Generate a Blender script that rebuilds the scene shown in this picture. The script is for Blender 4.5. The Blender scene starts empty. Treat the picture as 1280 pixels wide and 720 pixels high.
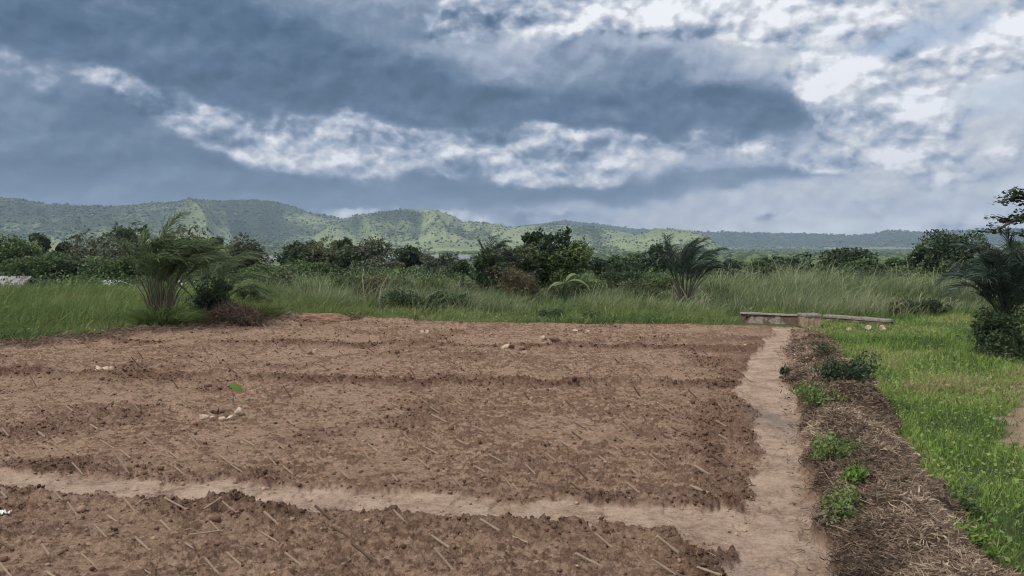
import bpy, math, random
import numpy as np
from mathutils import Vector, Matrix

# ------------------------------------------------------------------ camera
FPX = 1005.0            # focal length in pixels of the 1280 wide photograph
CAMH = 1.7
HOR = 308.0             # horizon row
PITCH = math.atan((360 - HOR) / FPX)
scene = bpy.context.scene
camd = bpy.data.cameras.new("camera")
cam = bpy.data.objects.new("camera", camd)
scene.collection.objects.link(cam)
cam.location = (0, 0, CAMH)
cam.rotation_euler = (math.radians(90) - PITCH, 0, 0)
camd.sensor_width = 36
camd.lens = 36 * FPX / 1280
camd.clip_start = 0.1
camd.clip_end = 30000
scene.camera = cam

# ------------------------------------------------------------------ light
SUN_EL, SUN_AZ = math.radians(52), math.radians(-115)      # azimuth from +Y towards +X
sund = bpy.data.lights.new("sun", 'SUN')
sund.energy = 2.1
sund.angle = math.radians(8)
sund.color = (1.0, 0.95, 0.87)
sun = bpy.data.objects.new("sun", sund)
scene.collection.objects.link(sun)
sd = Vector((math.sin(SUN_AZ) * math.cos(SUN_EL), math.cos(SUN_AZ) * math.cos(SUN_EL), math.sin(SUN_EL)))
sun.rotation_euler = sd.to_track_quat('Z', 'Y').to_euler()
sun.location = (0, 0, 50)

vs = scene.view_settings
vs.view_transform = 'Standard'
vs.look = 'None'
vs.exposure = 0.5
vs.gamma = 1.0
vs.use_curve_mapping = False
scene.cycles.max_bounces = 6
scene.cycles.diffuse_bounces = 2
scene.cycles.transmission_bounces = 3
scene.cycles.volume_bounces = 0
scene.cycles.use_denoising = True
scene.cycles.denoiser = 'OPENIMAGEDENOISE'
scene.cycles.denoising_input_passes = 'RGB_ALBEDO_NORMAL'
scene.cycles.denoising_prefilter = 'ACCURATE'
scene.cycles.filter_width = 1.1
scene.cycles.use_adaptive_sampling = False

CP, SP = math.cos(PITCH), math.sin(PITCH)


def ray(px, py):
    """pixel of the photo -> world direction"""
    a, b = (px - 640) / FPX, (360 - py) / FPX
    return np.array([a, CP + b * SP, -SP + b * CP])


def gpt(px, py, z=0.0):
    d = ray(px, py)
    t = (z - CAMH) / d[2]
    return np.array([d[0] * t, d[1] * t, z])


def at(px, py, y):
    d = ray(px, py)
    t = y / d[1]
    return np.array([d[0] * t, y, CAMH + d[2] * t])


# ------------------------------------------------------------------ sky
W = bpy.data.worlds.new("World")
scene.world = W
W.use_nodes = True
nt = W.node_tree
nt.nodes.clear()
N, L = nt.nodes, nt.links


def node(tree, typ, **kw):
    n = tree.nodes.new(typ)
    for k, v in kw.items():
        if k.startswith('i_'):
            key = k[2:]
            key = int(key) if key.isdigit() else key
            n.inputs[key].default_value = v
        else:
            setattr(n, k, v)
    return n


def mth(op, a, b=None, c=None, clamp=False, tree=None):
    tree = tree or nt
    n = tree.nodes.new('ShaderNodeMath')
    n.operation = op
    n.use_clamp = clamp
    for i, v in enumerate((a, b, c)):
        if v is None:
            continue
        if isinstance(v, (int, float)):
            n.inputs[i].default_value = v
        else:
            tree.links.new(v, n.inputs[i])
    return n.outputs[0]


def smooth(v, lo, hi, olo=0.0, ohi=1.0, tree=None):
    tree = tree or nt
    n = tree.nodes.new('ShaderNodeMapRange')
    n.interpolation_type = 'SMOOTHSTEP'
    tree.links.new(v, n.inputs[0])
    for i, x in enumerate((lo, hi, olo, ohi)):
        n.inputs[i + 1].default_value = x
    return n.outputs[0]


def mixf(f, a, b, tree=None):
    tree = tree or nt
    n = tree.nodes.new('ShaderNodeMix')
    n.data_type = 'FLOAT'
    for i, v in ((0, f), (2, a), (3, b)):
        if isinstance(v, (int, float)):
            n.inputs[i].default_value = v
        else:
            tree.links.new(v, n.inputs[i])
    return n.outputs[0]


def mixc(f, a, b, tree=None):
    tree = tree or nt
    n = tree.nodes.new('ShaderNodeMix')
    n.data_type = 'RGBA'
    for i, v in ((0, f), (6, a), (7, b)):
        if isinstance(v, (int, float)):
            n.inputs[i].default_value = v
        elif isinstance(v, (tuple, list)):
            n.inputs[i].default_value = (*v[:3], 1)
        else:
            tree.links.new(v, n.inputs[i])
    return n.outputs[2]


def srgb(r, g, b):
    f = lambda c: c / 12.92 if c <= .04045 else ((c + .055) / 1.055) ** 2.4
    return (f(r / 255), f(g / 255), f(b / 255))


tc = N.new('ShaderNodeTexCoord')
dirv = tc.outputs['Generated']
sep = N.new('ShaderNodeSeparateXYZ')
L.new(dirv, sep.inputs[0])
X, Y, Z = sep.outputs
az = mth('ARCTAN2', X, Y)
el = mth('ARCSINE', Z)
# cloud layer coordinates: flat deck seen in perspective
zz = mth('ADD', mth('MAXIMUM', Z, 0.0), 0.13)
cu, cv = mth('DIVIDE', X, zz), mth('DIVIDE', Y, zz)
cc = N.new('ShaderNodeCombineXYZ')
L.new(cu, cc.inputs[0]); L.new(cv, cc.inputs[1])
deck = cc.outputs[0]
ae = N.new('ShaderNodeCombineXYZ')
L.new(az, ae.inputs[0]); L.new(mth('MULTIPLY', el, 1.45), ae.inputs[1])
angc = ae.outputs[0]


def noise(vec, scale, detail=6, rough=.55, off=None, dist=0.0):
    if off is not None:
        a = node(nt, 'ShaderNodeVectorMath', operation='ADD')
        L.new(vec, a.inputs[0]); a.inputs[1].default_value = off
        vec = a.outputs[0]
    n = node(nt, 'ShaderNodeTexNoise', i_Scale=scale, i_Detail=detail, i_Roughness=rough, i_Distortion=dist)
    L.new(vec, n.inputs['Vector'])
    return n


nA = noise(angc, 5.0, 5, .55).outputs['Color']
nB = noise(angc, 16.0, 4, .6).outputs['Color']
sA = node(nt, 'ShaderNodeVectorMath', operation='SUBTRACT', i_1=(.5, .5, .5)); L.new(nA, sA.inputs[0])
sB = node(nt, 'ShaderNodeVectorMath', operation='SUBTRACT', i_1=(.5, .5, .5)); L.new(nB, sB.inputs[0])
pv = N.new('ShaderNodeCombineXYZ'); L.new(az, pv.inputs[0]); L.new(el, pv.inputs[1])
w1 = node(nt, 'ShaderNodeVectorMath', operation='MULTIPLY_ADD', i_1=(.16, .075, 0)); L.new(sA.outputs[0], w1.inputs[0]); L.new(pv.outputs[0], w1.inputs[2])
w2 = node(nt, 'ShaderNodeVectorMath', operation='MULTIPLY_ADD', i_1=(.05, .03, 0)); L.new(sB.outputs[0], w2.inputs[0]); L.new(w1.outputs[0], w2.inputs[2])
warped = w2.outputs[0]


def blobs(lst):
    acc = None
    for b in lst:
        px, py, rx, ry, s = b[:5]
        tilt = b[5] if len(b) > 5 else 0.0
        d = ray(px, py); d = d / np.linalg.norm(d)
        u, v = math.atan2(d[0], d[1]), math.asin(d[2])
        r1, r2 = rx / FPX, ry / FPX
        m = node(nt, 'ShaderNodeMapping', vector_type='TEXTURE')
        m.inputs['Location'].default_value = (u, v, 0)
        m.inputs['Rotation'].default_value = (0, 0, math.radians(-tilt))
        m.inputs['Scale'].default_value = (r1, r2, 1)
        L.new(warped, m.inputs['Vector'])
        dt = node(nt, 'ShaderNodeVectorMath', operation='DOT_PRODUCT')
        L.new(m.outputs[0], dt.inputs[0]); L.new(m.outputs[0], dt.inputs[1])
        e = mth('POWER', 0.42, dt.outputs['Value'])
        acc = mth('MULTIPLY', e, s) if acc is None else mth('MULTIPLY_ADD', e, s, acc)
    return acc


DARK = [(150, 30, 190, 70, .9, 10), (350, 90, 230, 58, .95, 12), (560, 135, 200, 44, .85, 6), (780, 148, 200, 30, .85, 0), (940, 150, 110, 34, .6, 0),
        (60, 175, 150, 60, .42, 6), (90, 236, 230, 32, .78), (300, 222, 190, 24, .8), (480, 242, 240, 24, .9), (740, 240, 130, 12, .5),
        (890, 222, 170, 12, .6), (200, 185, 90, 16, .4, 15), (760, 60, 70, 45, .34), (880, 85, 120, 40, .42, -8), (30, 10, 60, 30, .3), (1130, 250, 70, 18, .2), (1060, 60, 60, 26, .25)]
WHITE = [(12, 82, 26, 28, .75), (135, 108, 44, 14, .6, 15), (225, 148, 90, 22, .65, 14), (310, 172, 100, 22, .75, 10), (395, 165, 80, 26, .95), (450, 185, 110, 22, .6, 6),
         (530, 188, 100, 22, .7), (640, 202, 130, 26, .9), (705, 192, 70, 28, .85), (690, 222, 40, 10, .5), (810, 182, 130, 18, .65), (930, 196, 90, 14, .55), (1008, 212, 36, 10, .8),
         (550, 30, 46, 34, .85, -30), (640, 18, 70, 34, .6), (725, 6, 90, 30, 1.15, -10), (900, 10, 110, 36, 1.1), (1000, 20, 90, 34, .8), (1110, 25, 60, 26, .6), (865, 75, 22, 10, .4),
         (1030, 95, 44, 28, .75), (1075, 125, 60, 44, .85), (1130, 150, 50, 40, .9), (1110, 185, 60, 22, .65), (1190, 88, 80, 22, .95), (1265, 30, 36, 18, .8),
         (1240, 70, 44, 24, .6), (430, 264, 70, 10, 1.2), (620, 272, 110, 9, 1.0), (1000, 274, 60, 9, .6), (1190, 276, 50, 10, .7), (1185, 215, 46, 14, .6), (1270, 178, 30, 12, .7), (1090, 250, 60, 8, .4)]
D = blobs(DARK)
Wt = blobs(WHITE)
n1 = noise(deck, 1.1, 8, .58, dist=.3).outputs['Fac']


def puff(off):
    f = noise(angc, 6.0, 9, .56, off=off, dist=.1).outputs['Fac']
    a = node(nt, 'ShaderNodeVectorMath', operation='MULTIPLY_ADD', i_1=(.045, .045, 0), i_2=off)
    L.new(sB.outputs[0], a.inputs[0])
    b = node(nt, 'ShaderNodeVectorMath', operation='ADD'); L.new(a.outputs[0], b.inputs[0]); L.new(angc, b.inputs[1])
    v = node(nt, 'ShaderNodeTexVoronoi', feature='SMOOTH_F1', i_Scale=12.0, i_Detail=3.0, i_Roughness=.55, i_Smoothness=.5)
    v.voronoi_dimensions = '2D'
    L.new(b.outputs[0], v.inputs['Vector'])
    return mth('ADD', mth('MULTIPLY', f, .82), mth('MULTIPLY', mth('SUBTRACT', .75, v.outputs['Distance']), .24))


n2 = puff((0, 0, 0))
n2b = puff((.005, -.014, 0))
n3 = noise(angc, 4.0, 8, .6).outputs['Fac']
n4 = noise(angc, 9.0, 8, .6, off=(3.1, 1.7, 0)).outputs['Fac']
cen = lambda v, m, k: mth('MULTIPLY', mth('SUBTRACT', v, m), k)
relief = cen(mth('SUBTRACT', n2b, n2), 0.0, 4.0)
N2, N3, N4 = cen(n2, .49, 5.0), cen(n3, .5, 5.0), cen(n4, .5, 5.0)
base = mth('MULTIPLY_ADD', N3, .09, smooth(az, -.5, .42, .38, .80))
base = mth('MULTIPLY_ADD', N2, .08, base)
base = mth('ADD', base, mth('MULTIPLY', smooth(el, .10, .0), smooth(az, -.15, .25, 0, .15)))
dm = smooth(mth('MULTIPLY_ADD', N4, .10, mth('MULTIPLY_ADD', N3, .30, D)), .12, 1.0)
dt_ = mth('MULTIPLY_ADD', N4, .06, mth('MULTIPLY_ADD', N3, .12, .13))
tone = mixf(dm, base, dt_)
wm = smooth(mth('MULTIPLY_ADD', N2, .42, mth('MULTIPLY_ADD', N3, .22, mth('MULTIPLY', Wt, 1.3))), .24, .84)
wt = mth('MULTIPLY_ADD', relief, .75, mth('MULTIPLY_ADD', N2, .17, mth('ADD', smooth(az, -.1, .45, 0, .16), smooth(Wt, .2, 1.1, .50, .76))))
wt = mth('ADD', wt, smooth(el, .14, .30, 0, .08))
tone = mixf(mth('MULTIPLY', wm, .88), tone, wt)
tone = mth('MULTIPLY_ADD', relief, .30, tone)
# brighter deck over the top of the frame and behind the camera
up = smooth(el, .36, .95)
behind = smooth(Y, .45, -.3)
tone = mixf(mth('MAXIMUM', up, behind), tone, mth('MULTIPLY_ADD', n1, .3, .92))
cr = N.new('ShaderNodeValToRGB')
L.new(tone, cr.inputs[0])
stops = [(0.0, (56, 82, 108)), (.2, (80, 104, 131)), (.42, (115, 133, 156)), (.62, (160, 171, 190)), (.8, (198, 202, 209)), (1.0, (236, 238, 243))]
el_ = cr.color_ramp.elements
el_[0].position, el_[0].color = stops[0][0], (*srgb(*stops[0][1]), 1)
el_[1].position, el_[1].color = stops[-1][0], (*srgb(*stops[-1][1]), 1)
for p_, c_ in stops[1:-1]:
    e = el_.new(p_); e.color = (*srgb(*c_), 1)
blue = blobs([(1130, 62, 110, 22, .8, -12), (1240, 130, 70, 30, .5), (1100, 20, 60, 20, .2)])
bm = mth('MULTIPLY', mth('MULTIPLY', smooth(blue, .2, .8), mth('SUBTRACT', 1.0, wm)), .6)
sky = node(nt, 'ShaderNodeTexSky', sky_type='NISHITA', sun_disc=False, sun_elevation=SUN_EL, sun_rotation=SUN_AZ)
cl10 = node(nt, 'ShaderNodeVectorMath', operation='SCALE')
cl10.inputs['Scale'].default_value = 8.1
L.new(cr.outputs[0], cl10.inputs[0])
fin = mixc(bm, cl10.outputs[0], sky.outputs[0])
bg = node(nt, 'ShaderNodeBackground', i_Strength=0.1)
L.new(fin, bg.inputs[0])
wo = N.new('ShaderNodeOutputWorld')
L.new(bg.outputs[0], wo.inputs[0])
W.cycles.sampling_method = 'MANUAL'
W.cycles.sample_map_resolution = 512

# ------------------------------------------------------------------ helpers
rng = np.random.default_rng(7)
random.seed(5)
COL = scene.collection


def hash2(ix, iy, seed):
    h = (ix.astype(np.int64) * 374761393 + iy.astype(np.int64) * 668265263 + seed * 1274126177) & 0xffffffff
    h = ((h ^ (h >> 13)) * 1274126177) & 0xffffffff
    return ((h ^ (h >> 16)) & 0xffff) / 65535.0


def vnoise(x, y, seed=0):
    ix, iy = np.floor(x), np.floor(y)
    fx, fy = x - ix, y - iy
    fx = fx * fx * fx * (fx * (fx * 6 - 15) + 10); fy = fy * fy * fy * (fy * (fy * 6 - 15) + 10)
    a = hash2(ix, iy, seed); b = hash2(ix + 1, iy, seed)
    c = hash2(ix, iy + 1, seed); d = hash2(ix + 1, iy + 1, seed)
    return (a + (b - a) * fx) * (1 - fy) + (c + (d - c) * fx) * fy - .5


def fbm(x, y, sc, octv=4, seed=0, gain=.5):
    s, amp = 0.0, 1.0
    x = x / sc; y = y / sc
    for o in range(octv):
        c, si = math.cos(.7 * o + .3), math.sin(.7 * o + .3)
        s = s + amp * vnoise(x * c - y * si + 17.3 * o, x * si + y * c - 9.1 * o, seed + o * 31)
        x = x * 2.03; y = y * 2.03
        amp *= gain
    return s


def sstep(x, a, b):
    t = np.clip((x - a) / (b - a), 0, 1)
    return t * t * (3 - 2 * t)


def mesh(name, verts, faces, mats, parent=None, attrs=None, smoothed=False, matidx=None, link=True):
    """verts (n,3); faces: (m,k) array"""
    verts = np.asarray(verts, dtype=np.float32).reshape(-1, 3)
    me = bpy.data.meshes.new(name)
    fl = faces if isinstance(faces, list) else [faces]
    fl = [np.asarray(f, dtype=np.int32) for f in fl if len(f)]
    me.vertices.add(len(verts)); me.vertices.foreach_set('co', verts.ravel())
    nl = sum(f.size for f in fl); nf = sum(len(f) for f in fl)
    me.loops.add(nl)
    me.loops.foreach_set('vertex_index', np.concatenate([f.ravel() for f in fl]))
    me.polygons.add(nf)
    tot = np.concatenate([np.full(len(f), f.shape[1], dtype=np.int32) for f in fl])
    st = np.concatenate([[0], np.cumsum(tot)[:-1]]).astype(np.int32)
    me.polygons.foreach_set('loop_start', st)
    me.polygons.foreach_set('loop_total', tot)
    if smoothed:
        me.polygons.foreach_set('use_smooth', np.ones(nf, dtype=bool))
    for m in (mats if isinstance(mats, (list, tuple)) else [mats]):
        me.materials.append(m)
    if matidx is not None:
        me.polygons.foreach_set('material_index', np.asarray(matidx, dtype=np.int32))
    for k, v in (attrs or {}).items():
        a = me.attributes.new(k, 'FLOAT', 'POINT')
        a.data.foreach_set('value', np.asarray(v, dtype=np.float32))
    me.update(calc_edges=True)
    o = bpy.data.objects.new(name, me)
    if link:
        COL.objects.link(o)
    if parent is not None:
        o.parent = parent
    return o


def tag(o, label=None, cat=None, group=None, kind=None):
    if label: o['label'] = label
    if cat: o['category'] = cat
    if group: o['group'] = group
    if kind: o['kind'] = kind
    return o


def thing(name, label, cat, loc=(0, 0, 0), group=None, rz=0.0):
    o = bpy.data.objects.new(name, None)
    COL.objects.link(o)
    o.empty_display_size = .2
    o.location = tuple(float(v) for v in loc)
    o.rotation_euler = (0, 0, rz)
    return tag(o, label, cat, group)


class Acc:
    """collects geometry for ONE mesh"""
    def __init__(s):
        s.v, s.q, s.t, s.tone, s.n = [], [], [], [], 0

    def add(s, v, f, tone):
        v = np.asarray(v, dtype=np.float32).reshape(-1, 3)
        f = np.asarray(f, dtype=np.int32)
        if not len(f): return
        (s.q if f.shape[1] == 4 else s.t).append(f + s.n)
        s.v.append(v); s.n += len(v)
        s.tone.append(np.broadcast_to(np.asarray(tone, dtype=np.float32), (len(v),)))

    def build(s, name, mat, parent=None, smoothed=False):
        fl = []
        if s.q: fl.append(np.concatenate(s.q))
        if s.t: fl.append(np.concatenate(s.t))
        return mesh(name, np.concatenate(s.v), fl, mat, parent, {'tone': np.concatenate(s.tone)}, smoothed)


def unit(v):
    return v / np.maximum(np.linalg.norm(v, axis=-1, keepdims=True), 1e-9)


def ribbons(acc, P, D0, length, width, bend, tone, K=3, tipw=.12, flat=None):
    """N tapered blades: roots P, start direction D0, bending by vector bend (added progressively)"""
    P, D0 = np.asarray(P, float), unit(np.asarray(D0, float))
    n = len(P)
    length = np.broadcast_to(length, (n,)); width = np.broadcast_to(width, (n,))
    bend = np.broadcast_to(bend, (n, 3)); tone = np.broadcast_to(tone, (n,))
    side = np.cross(D0, rng.normal(size=(n, 3))) if flat is None else np.cross(D0, np.broadcast_to(flat, (n, 3)))
    side = unit(side)
    pts = [P]; d = D0; cur = P
    for k in range(K):
        cur = cur + d * (length / K)[:, None]
        d = unit(d + bend * ((k + 1.0) / K))
        pts.append(cur)
    vs_ = np.empty((n, K + 1, 2, 3))
    for k in range(K + 1):
        t = k / K
        w = width * ((1 - t) ** .7 * (1 - tipw) + tipw) * .5
        if k == 0: w = w * .7
        vs_[:, k, 0] = pts[k] - side * w[:, None]
        vs_[:, k, 1] = pts[k] + side * w[:, None]
    base_ = (np.arange(n) * (K + 1) * 2)[:, None]
    f = []
    for k in range(K):
        f.append(np.concatenate([base_ + 2 * k, base_ + 2 * k + 1, base_ + 2 * k + 3, base_ + 2 * k + 2], axis=1))
    acc.add(vs_.reshape(-1, 3), np.concatenate(f), np.repeat(tone, (K + 1) * 2))


def leaves(acc, P, size, tone, nrm=None, aspect=.55, droop=0.0):
    """kite shaped leaves folded a little"""
    P = np.asarray(P, float)
    n = len(P)
    size = np.broadcast_to(size, (n,)); tone = np.broadcast_to(tone, (n,))
    nr = rng.normal(size=(n, 3))
    if nrm is not None: nr = nr * .8 + nrm
    nr = unit(nr)
    a = unit(np.cross(nr, rng.normal(size=(n, 3))))
    a[:, 2] -= droop
    a = unit(a)
    b = unit(np.cross(nr, a))
    s = size[:, None]
    v = np.stack([P - a * s * .5, P + b * s * aspect * .5 - nr * s * .08, P + a * s * .5, P - b * s * aspect * .5 - nr * s * .08], axis=1)
    i = (np.arange(n) * 4)[:, None]
    acc.add(v.reshape(-1, 3), np.concatenate([i, i + 1, i + 2, i + 3], axis=1), np.repeat(tone, 4))


def tube(acc, pts, rad, tone=.5, sides=6, cap=True):
    pts = np.asarray(pts, float); rad = np.broadcast_to(rad, (len(pts),))
    m = len(pts)
    tan = unit(np.gradient(pts, axis=0))
    ref = np.array([0, 0, 1.0]) if abs(tan[0, 2]) < .9 else np.array([1.0, 0, 0])
    u = unit(np.cross(tan, ref)); w = np.cross(tan, u)
    an = np.linspace(0, 2 * np.pi, sides, endpoint=False)
    ring = pts[:, None] + rad[:, None, None] * (np.cos(an)[None, :, None] * u[:, None] + np.sin(an)[None, :, None] * w[:, None])
    v = ring.reshape(-1, 3)
    f = []
    for k in range(m - 1):
        for j in range(sides):
            f.append([k * sides + j, k * sides + (j + 1) % sides, (k + 1) * sides + (j + 1) % sides, (k + 1) * sides + j])
    acc.add(v, np.array(f), tone)
    if cap:
        acc.add(np.concatenate([v[:sides], v[-sides:], pts[:1], pts[-1:]]),
                np.array([[j, 2 * sides, (j + 1) % sides] for j in range(sides)] + [[sides + j, sides + (j + 1) % sides, 2 * sides + 1] for j in range(sides)]), tone)


# ------------------------------------------------------------------ materials
def mat(name, build, rough=.9, spec=.15):
    m = bpy.data.materials.new(name)
    m.use_nodes = True
    t = m.node_tree
    b = t.nodes['Principled BSDF']
    b.inputs['Roughness'].default_value = rough
    b.inputs['Specular IOR Level'].default_value = spec
    build(t, b)
    return m


def attr(t, name):
    n = t.nodes.new('ShaderNodeAttribute'); n.attribute_name = name
    return n.outputs['Fac']


def tnoise(t, scale, detail=4, rough=.6, stretch=None, coord='Object'):
    c = t.nodes.new('ShaderNodeTexCoord')
    v = c.outputs[coord]
    if stretch:
        m = t.nodes.new('ShaderNodeMapping'); m.inputs['Scale'].default_value = stretch
        t.links.new(v, m.inputs[0]); v = m.outputs[0]
    n = t.nodes.new('ShaderNodeTexNoise')
    n.inputs['Scale'].default_value = scale; n.inputs['Detail'].default_value = detail; n.inputs['Roughness'].default_value = rough
    t.links.new(v, n.inputs['Vector'])
    return n.outputs['Fac']


def ramp(t, fac, stops):
    r = t.nodes.new('ShaderNodeValToRGB')
    if fac is not None: t.links.new(fac, r.inputs[0])
    e = r.color_ramp.elements
    e[0].position, e[0].color = stops[0][0], (*stops[0][1], 1)
    e[1].position, e[1].color = stops[-1][0], (*stops[-1][1], 1)
    for p, c in stops[1:-1]:
        x = e.new(p); x.color = (*c, 1)
    return r.outputs[0]


def leafmat(name, stops, trans=.3, rough=.65, spec=.25):
    """foliage: tone attribute picks the colour; some light passes through"""
    m = bpy.data.materials.new(name); m.use_nodes = True
    t = m.node_tree
    b = t.nodes['Principled BSDF']
    c = ramp(t, attr(t, 'tone'), stops)
    t.links.new(c, b.inputs['Base Color'])
    b.inputs['Roughness'].default_value = rough
    b.inputs['Specular IOR Level'].default_value = spec
    tr = t.nodes.new('ShaderNodeBsdfTranslucent')
    t.links.new(c, tr.inputs[0])
    mx = t.nodes.new('ShaderNodeMixShader'); mx.inputs[0].default_value = trans
    t.links.new(b.outputs[0], mx.inputs[1]); t.links.new(tr.outputs[0], mx.inputs[2])
    t.links.new(mx.outputs[0], t.nodes['Material Output'].inputs[0])
    return m


M = {}
M['grass'] = leafmat('grass_blades', [(0, (.045, .08, .028)), (.5, (.14, .20, .062)), (.85, (.22, .275, .10)), (1, (.30, .28, .15))])
M['lawn'] = leafmat('lawn_blades', [(0, (.055, .10, .028)), (.5, (.165, .26, .06)), (.85, (.26, .35, .09)), (1, (.32, .28, .15))])
M['tall'] = leafmat('tall_grass_blades', [(0, (.05, .08, .035)), (.4, (.135, .185, .08)), (.75, (.22, .26, .13)), (1, (.42, .40, .28))])
M['straw'] = leafmat('dead_straw', [(0, (.06, .041, .030)), (.45, (.20, .142, .102)), (.8, (.33, .25, .178)), (1, (.48, .39, .28))], trans=.1, rough=.8)
M['leaf_dark'] = leafmat('dark_foliage', [(0, (.018, .032, .018)), (.5, (.055, .085, .045)), (1, (.12, .165, .075))])
M['leaf_mid'] = leafmat('green_foliage', [(0, (.03, .05, .022)), (.5, (.09, .135, .052)), (1, (.18, .235, .09))])
M['leaf_olive'] = leafmat('olive_foliage', [(0, (.035, .048, .025)), (.5, (.085, .105, .052)), (1, (.17, .18, .095))])
M['leaf_grey'] = leafmat('greyish_foliage', [(0, (.035, .045, .028)), (.5, (.085, .105, .062)), (1, (.21, .205, .15))])
M['leaf_brown'] = leafmat('dry_brown_foliage', [(0, (.05, .042, .03)), (.5, (.13, .11, .065)), (1, (.24, .215, .125))])
M['leaf_bright'] = leafmat('fresh_leaves', [(0, (.05, .09, .02)), (.5, (.12, .21, .04)), (1, (.22, .33, .07))])
M['palm'] = leafmat('palm_leaflets', [(0, (.04, .062, .03)), (.5, (.10, .145, .062)), (1, (.20, .26, .13))], spec=.4, rough=.5)
M['palm_blue'] = leafmat('dark_palm_leaflets', [(0, (.018, .034, .026)), (.5, (.045, .072, .052)), (1, (.10, .14, .10))], spec=.4, rough=.5)
M['stalk'] = leafmat('dry_palm_stalks', [(0, (.05, .038, .03)), (1, (.22, .18, .14))], trans=0)
M['bark'] = mat('bark', lambda t, b: t.links.new(ramp(t, tnoise(t, 9, 5, .7, (1, 1, .25)), [(.3, (.05, .04, .03)), (.7, (.15, .125, .10))]), b.inputs['Base Color']))


def ground_build(t, b):
    dark, green, path = attr(t, 'dark'), attr(t, 'green'), attr(t, 'path')
    straw = attr(t, 'straw'); wet = attr(t, 'wet'); cav = attr(t, 'cav')
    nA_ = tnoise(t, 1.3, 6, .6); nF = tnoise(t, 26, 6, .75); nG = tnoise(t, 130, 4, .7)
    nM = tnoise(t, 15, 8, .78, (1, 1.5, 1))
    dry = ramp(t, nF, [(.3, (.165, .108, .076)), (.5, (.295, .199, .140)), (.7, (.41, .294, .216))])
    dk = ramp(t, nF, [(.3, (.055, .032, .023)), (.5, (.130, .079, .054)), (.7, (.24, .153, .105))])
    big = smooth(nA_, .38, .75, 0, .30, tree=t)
    moist_shade = smooth(nM, .50, .62, 0, .9, tree=t)  # moist earth, plus shade between crumbs painted into the colour
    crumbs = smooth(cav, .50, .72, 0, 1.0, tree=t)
    dsum = mth('MAXIMUM', mth('ADD', dark, big, clamp=True, tree=t), mth('MULTIPLY', mth('MAXIMUM', crumbs, moist_shade, tree=t), .8, tree=t), tree=t)
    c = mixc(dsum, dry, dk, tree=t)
    pn = mth('ADD', mth('MULTIPLY', tnoise(t, 3.2, 8, .75), .65, tree=t), mth('MULTIPLY', nM, .35, tree=t), tree=t)
    pn = mth('ADD', mth('MULTIPLY', pn, .7, tree=t), mth('MULTIPLY', tnoise(t, 60, 6, .8), .3, tree=t), tree=t)
    pth = ramp(t, pn, [(.41, (.14, .095, .070)), (.475, (.265, .190, .142)), (.56, (.385, .29, .225))])
    c = mixc(path, c, pth, tree=t)
    c = mixc(wet, c, (.13, .11, .10), tree=t)
    st = ramp(t, nG, [(.3, (.06, .041, .032)), (.7, (.17, .122, .09))])
    c = mixc(straw, c, st, tree=t)
    gr = ramp(t, nF, [(.3, (.045, .055, .025)), (.7, (.10, .12, .05))])
    c = mixc(green, c, gr, tree=t)
    t.links.new(c, b.inputs['Base Color'])
    bp = t.nodes.new('ShaderNodeBump'); bp.inputs['Strength'].default_value = 1.0; bp.inputs['Distance'].default_value = .016
    bh = mth('ADD', tnoise(t, 45, 5, .75), mth('MULTIPLY', nG, .5, tree=t), tree=t)
    bh = mth('MULTIPLY', bh, mth('MULTIPLY_ADD', path, -.5, 1.15, tree=t), tree=t)
    t.links.new(bh, bp.inputs['Height']); t.links.new(bp.outputs[0], b.inputs['Normal'])


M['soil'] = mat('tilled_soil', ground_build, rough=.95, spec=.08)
M['clod'] = mat('soil_clods', lambda t, b: t.links.new(ramp(t, attr(t, 'tone'), [(0, (.05, .029, .021)), (.55, (.14, .086, .06)), (1, (.36, .25, .185))]), b.inputs['Base Color']), .95, .05)


def rock_build(c0, c1):
    def f(t, b):
        t.links.new(ramp(t, tnoise(t, 14, 6, .7), [(.3, c0), (.65, c1)]), b.inputs['Base Color'])
        bp = t.nodes.new('ShaderNodeBump'); bp.inputs['Strength'].default_value = .5; bp.inputs['Distance'].default_value = .01
        t.links.new(tnoise(t, 40, 5, .7), bp.inputs['Height']); t.links.new(bp.outputs[0], b.inputs['Normal'])
    return f


M['stone'] = mat('pale_stone', rock_build((.20, .135, .095), (.58, .48, .37)))
M['stone_dk'] = mat('brown_stone', rock_build((.10, .06, .045), (.26, .18, .13)))
M['concrete'] = mat('weathered_concrete', rock_build((.09, .078, .066), (.27, .245, .215)))


def plaster(t, b):
    # old render: bare grey cap, dark stained face with pale blotches of old plaster
    n = tnoise(t, 4.2, 3, .5)
    n2_ = tnoise(t, 12, 5, .7)
    dkc = ramp(t, n2_, [(.3, (.05, .035, .028)), (.7, (.14, .10, .08))])
    lt = ramp(t, n2_, [(.3, (.15, .125, .10)), (.7, (.30, .25, .20))])
    t.links.new(mixc(smooth(n, .53, .62, tree=t), dkc, lt, tree=t), b.inputs['Base Color'])


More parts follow.
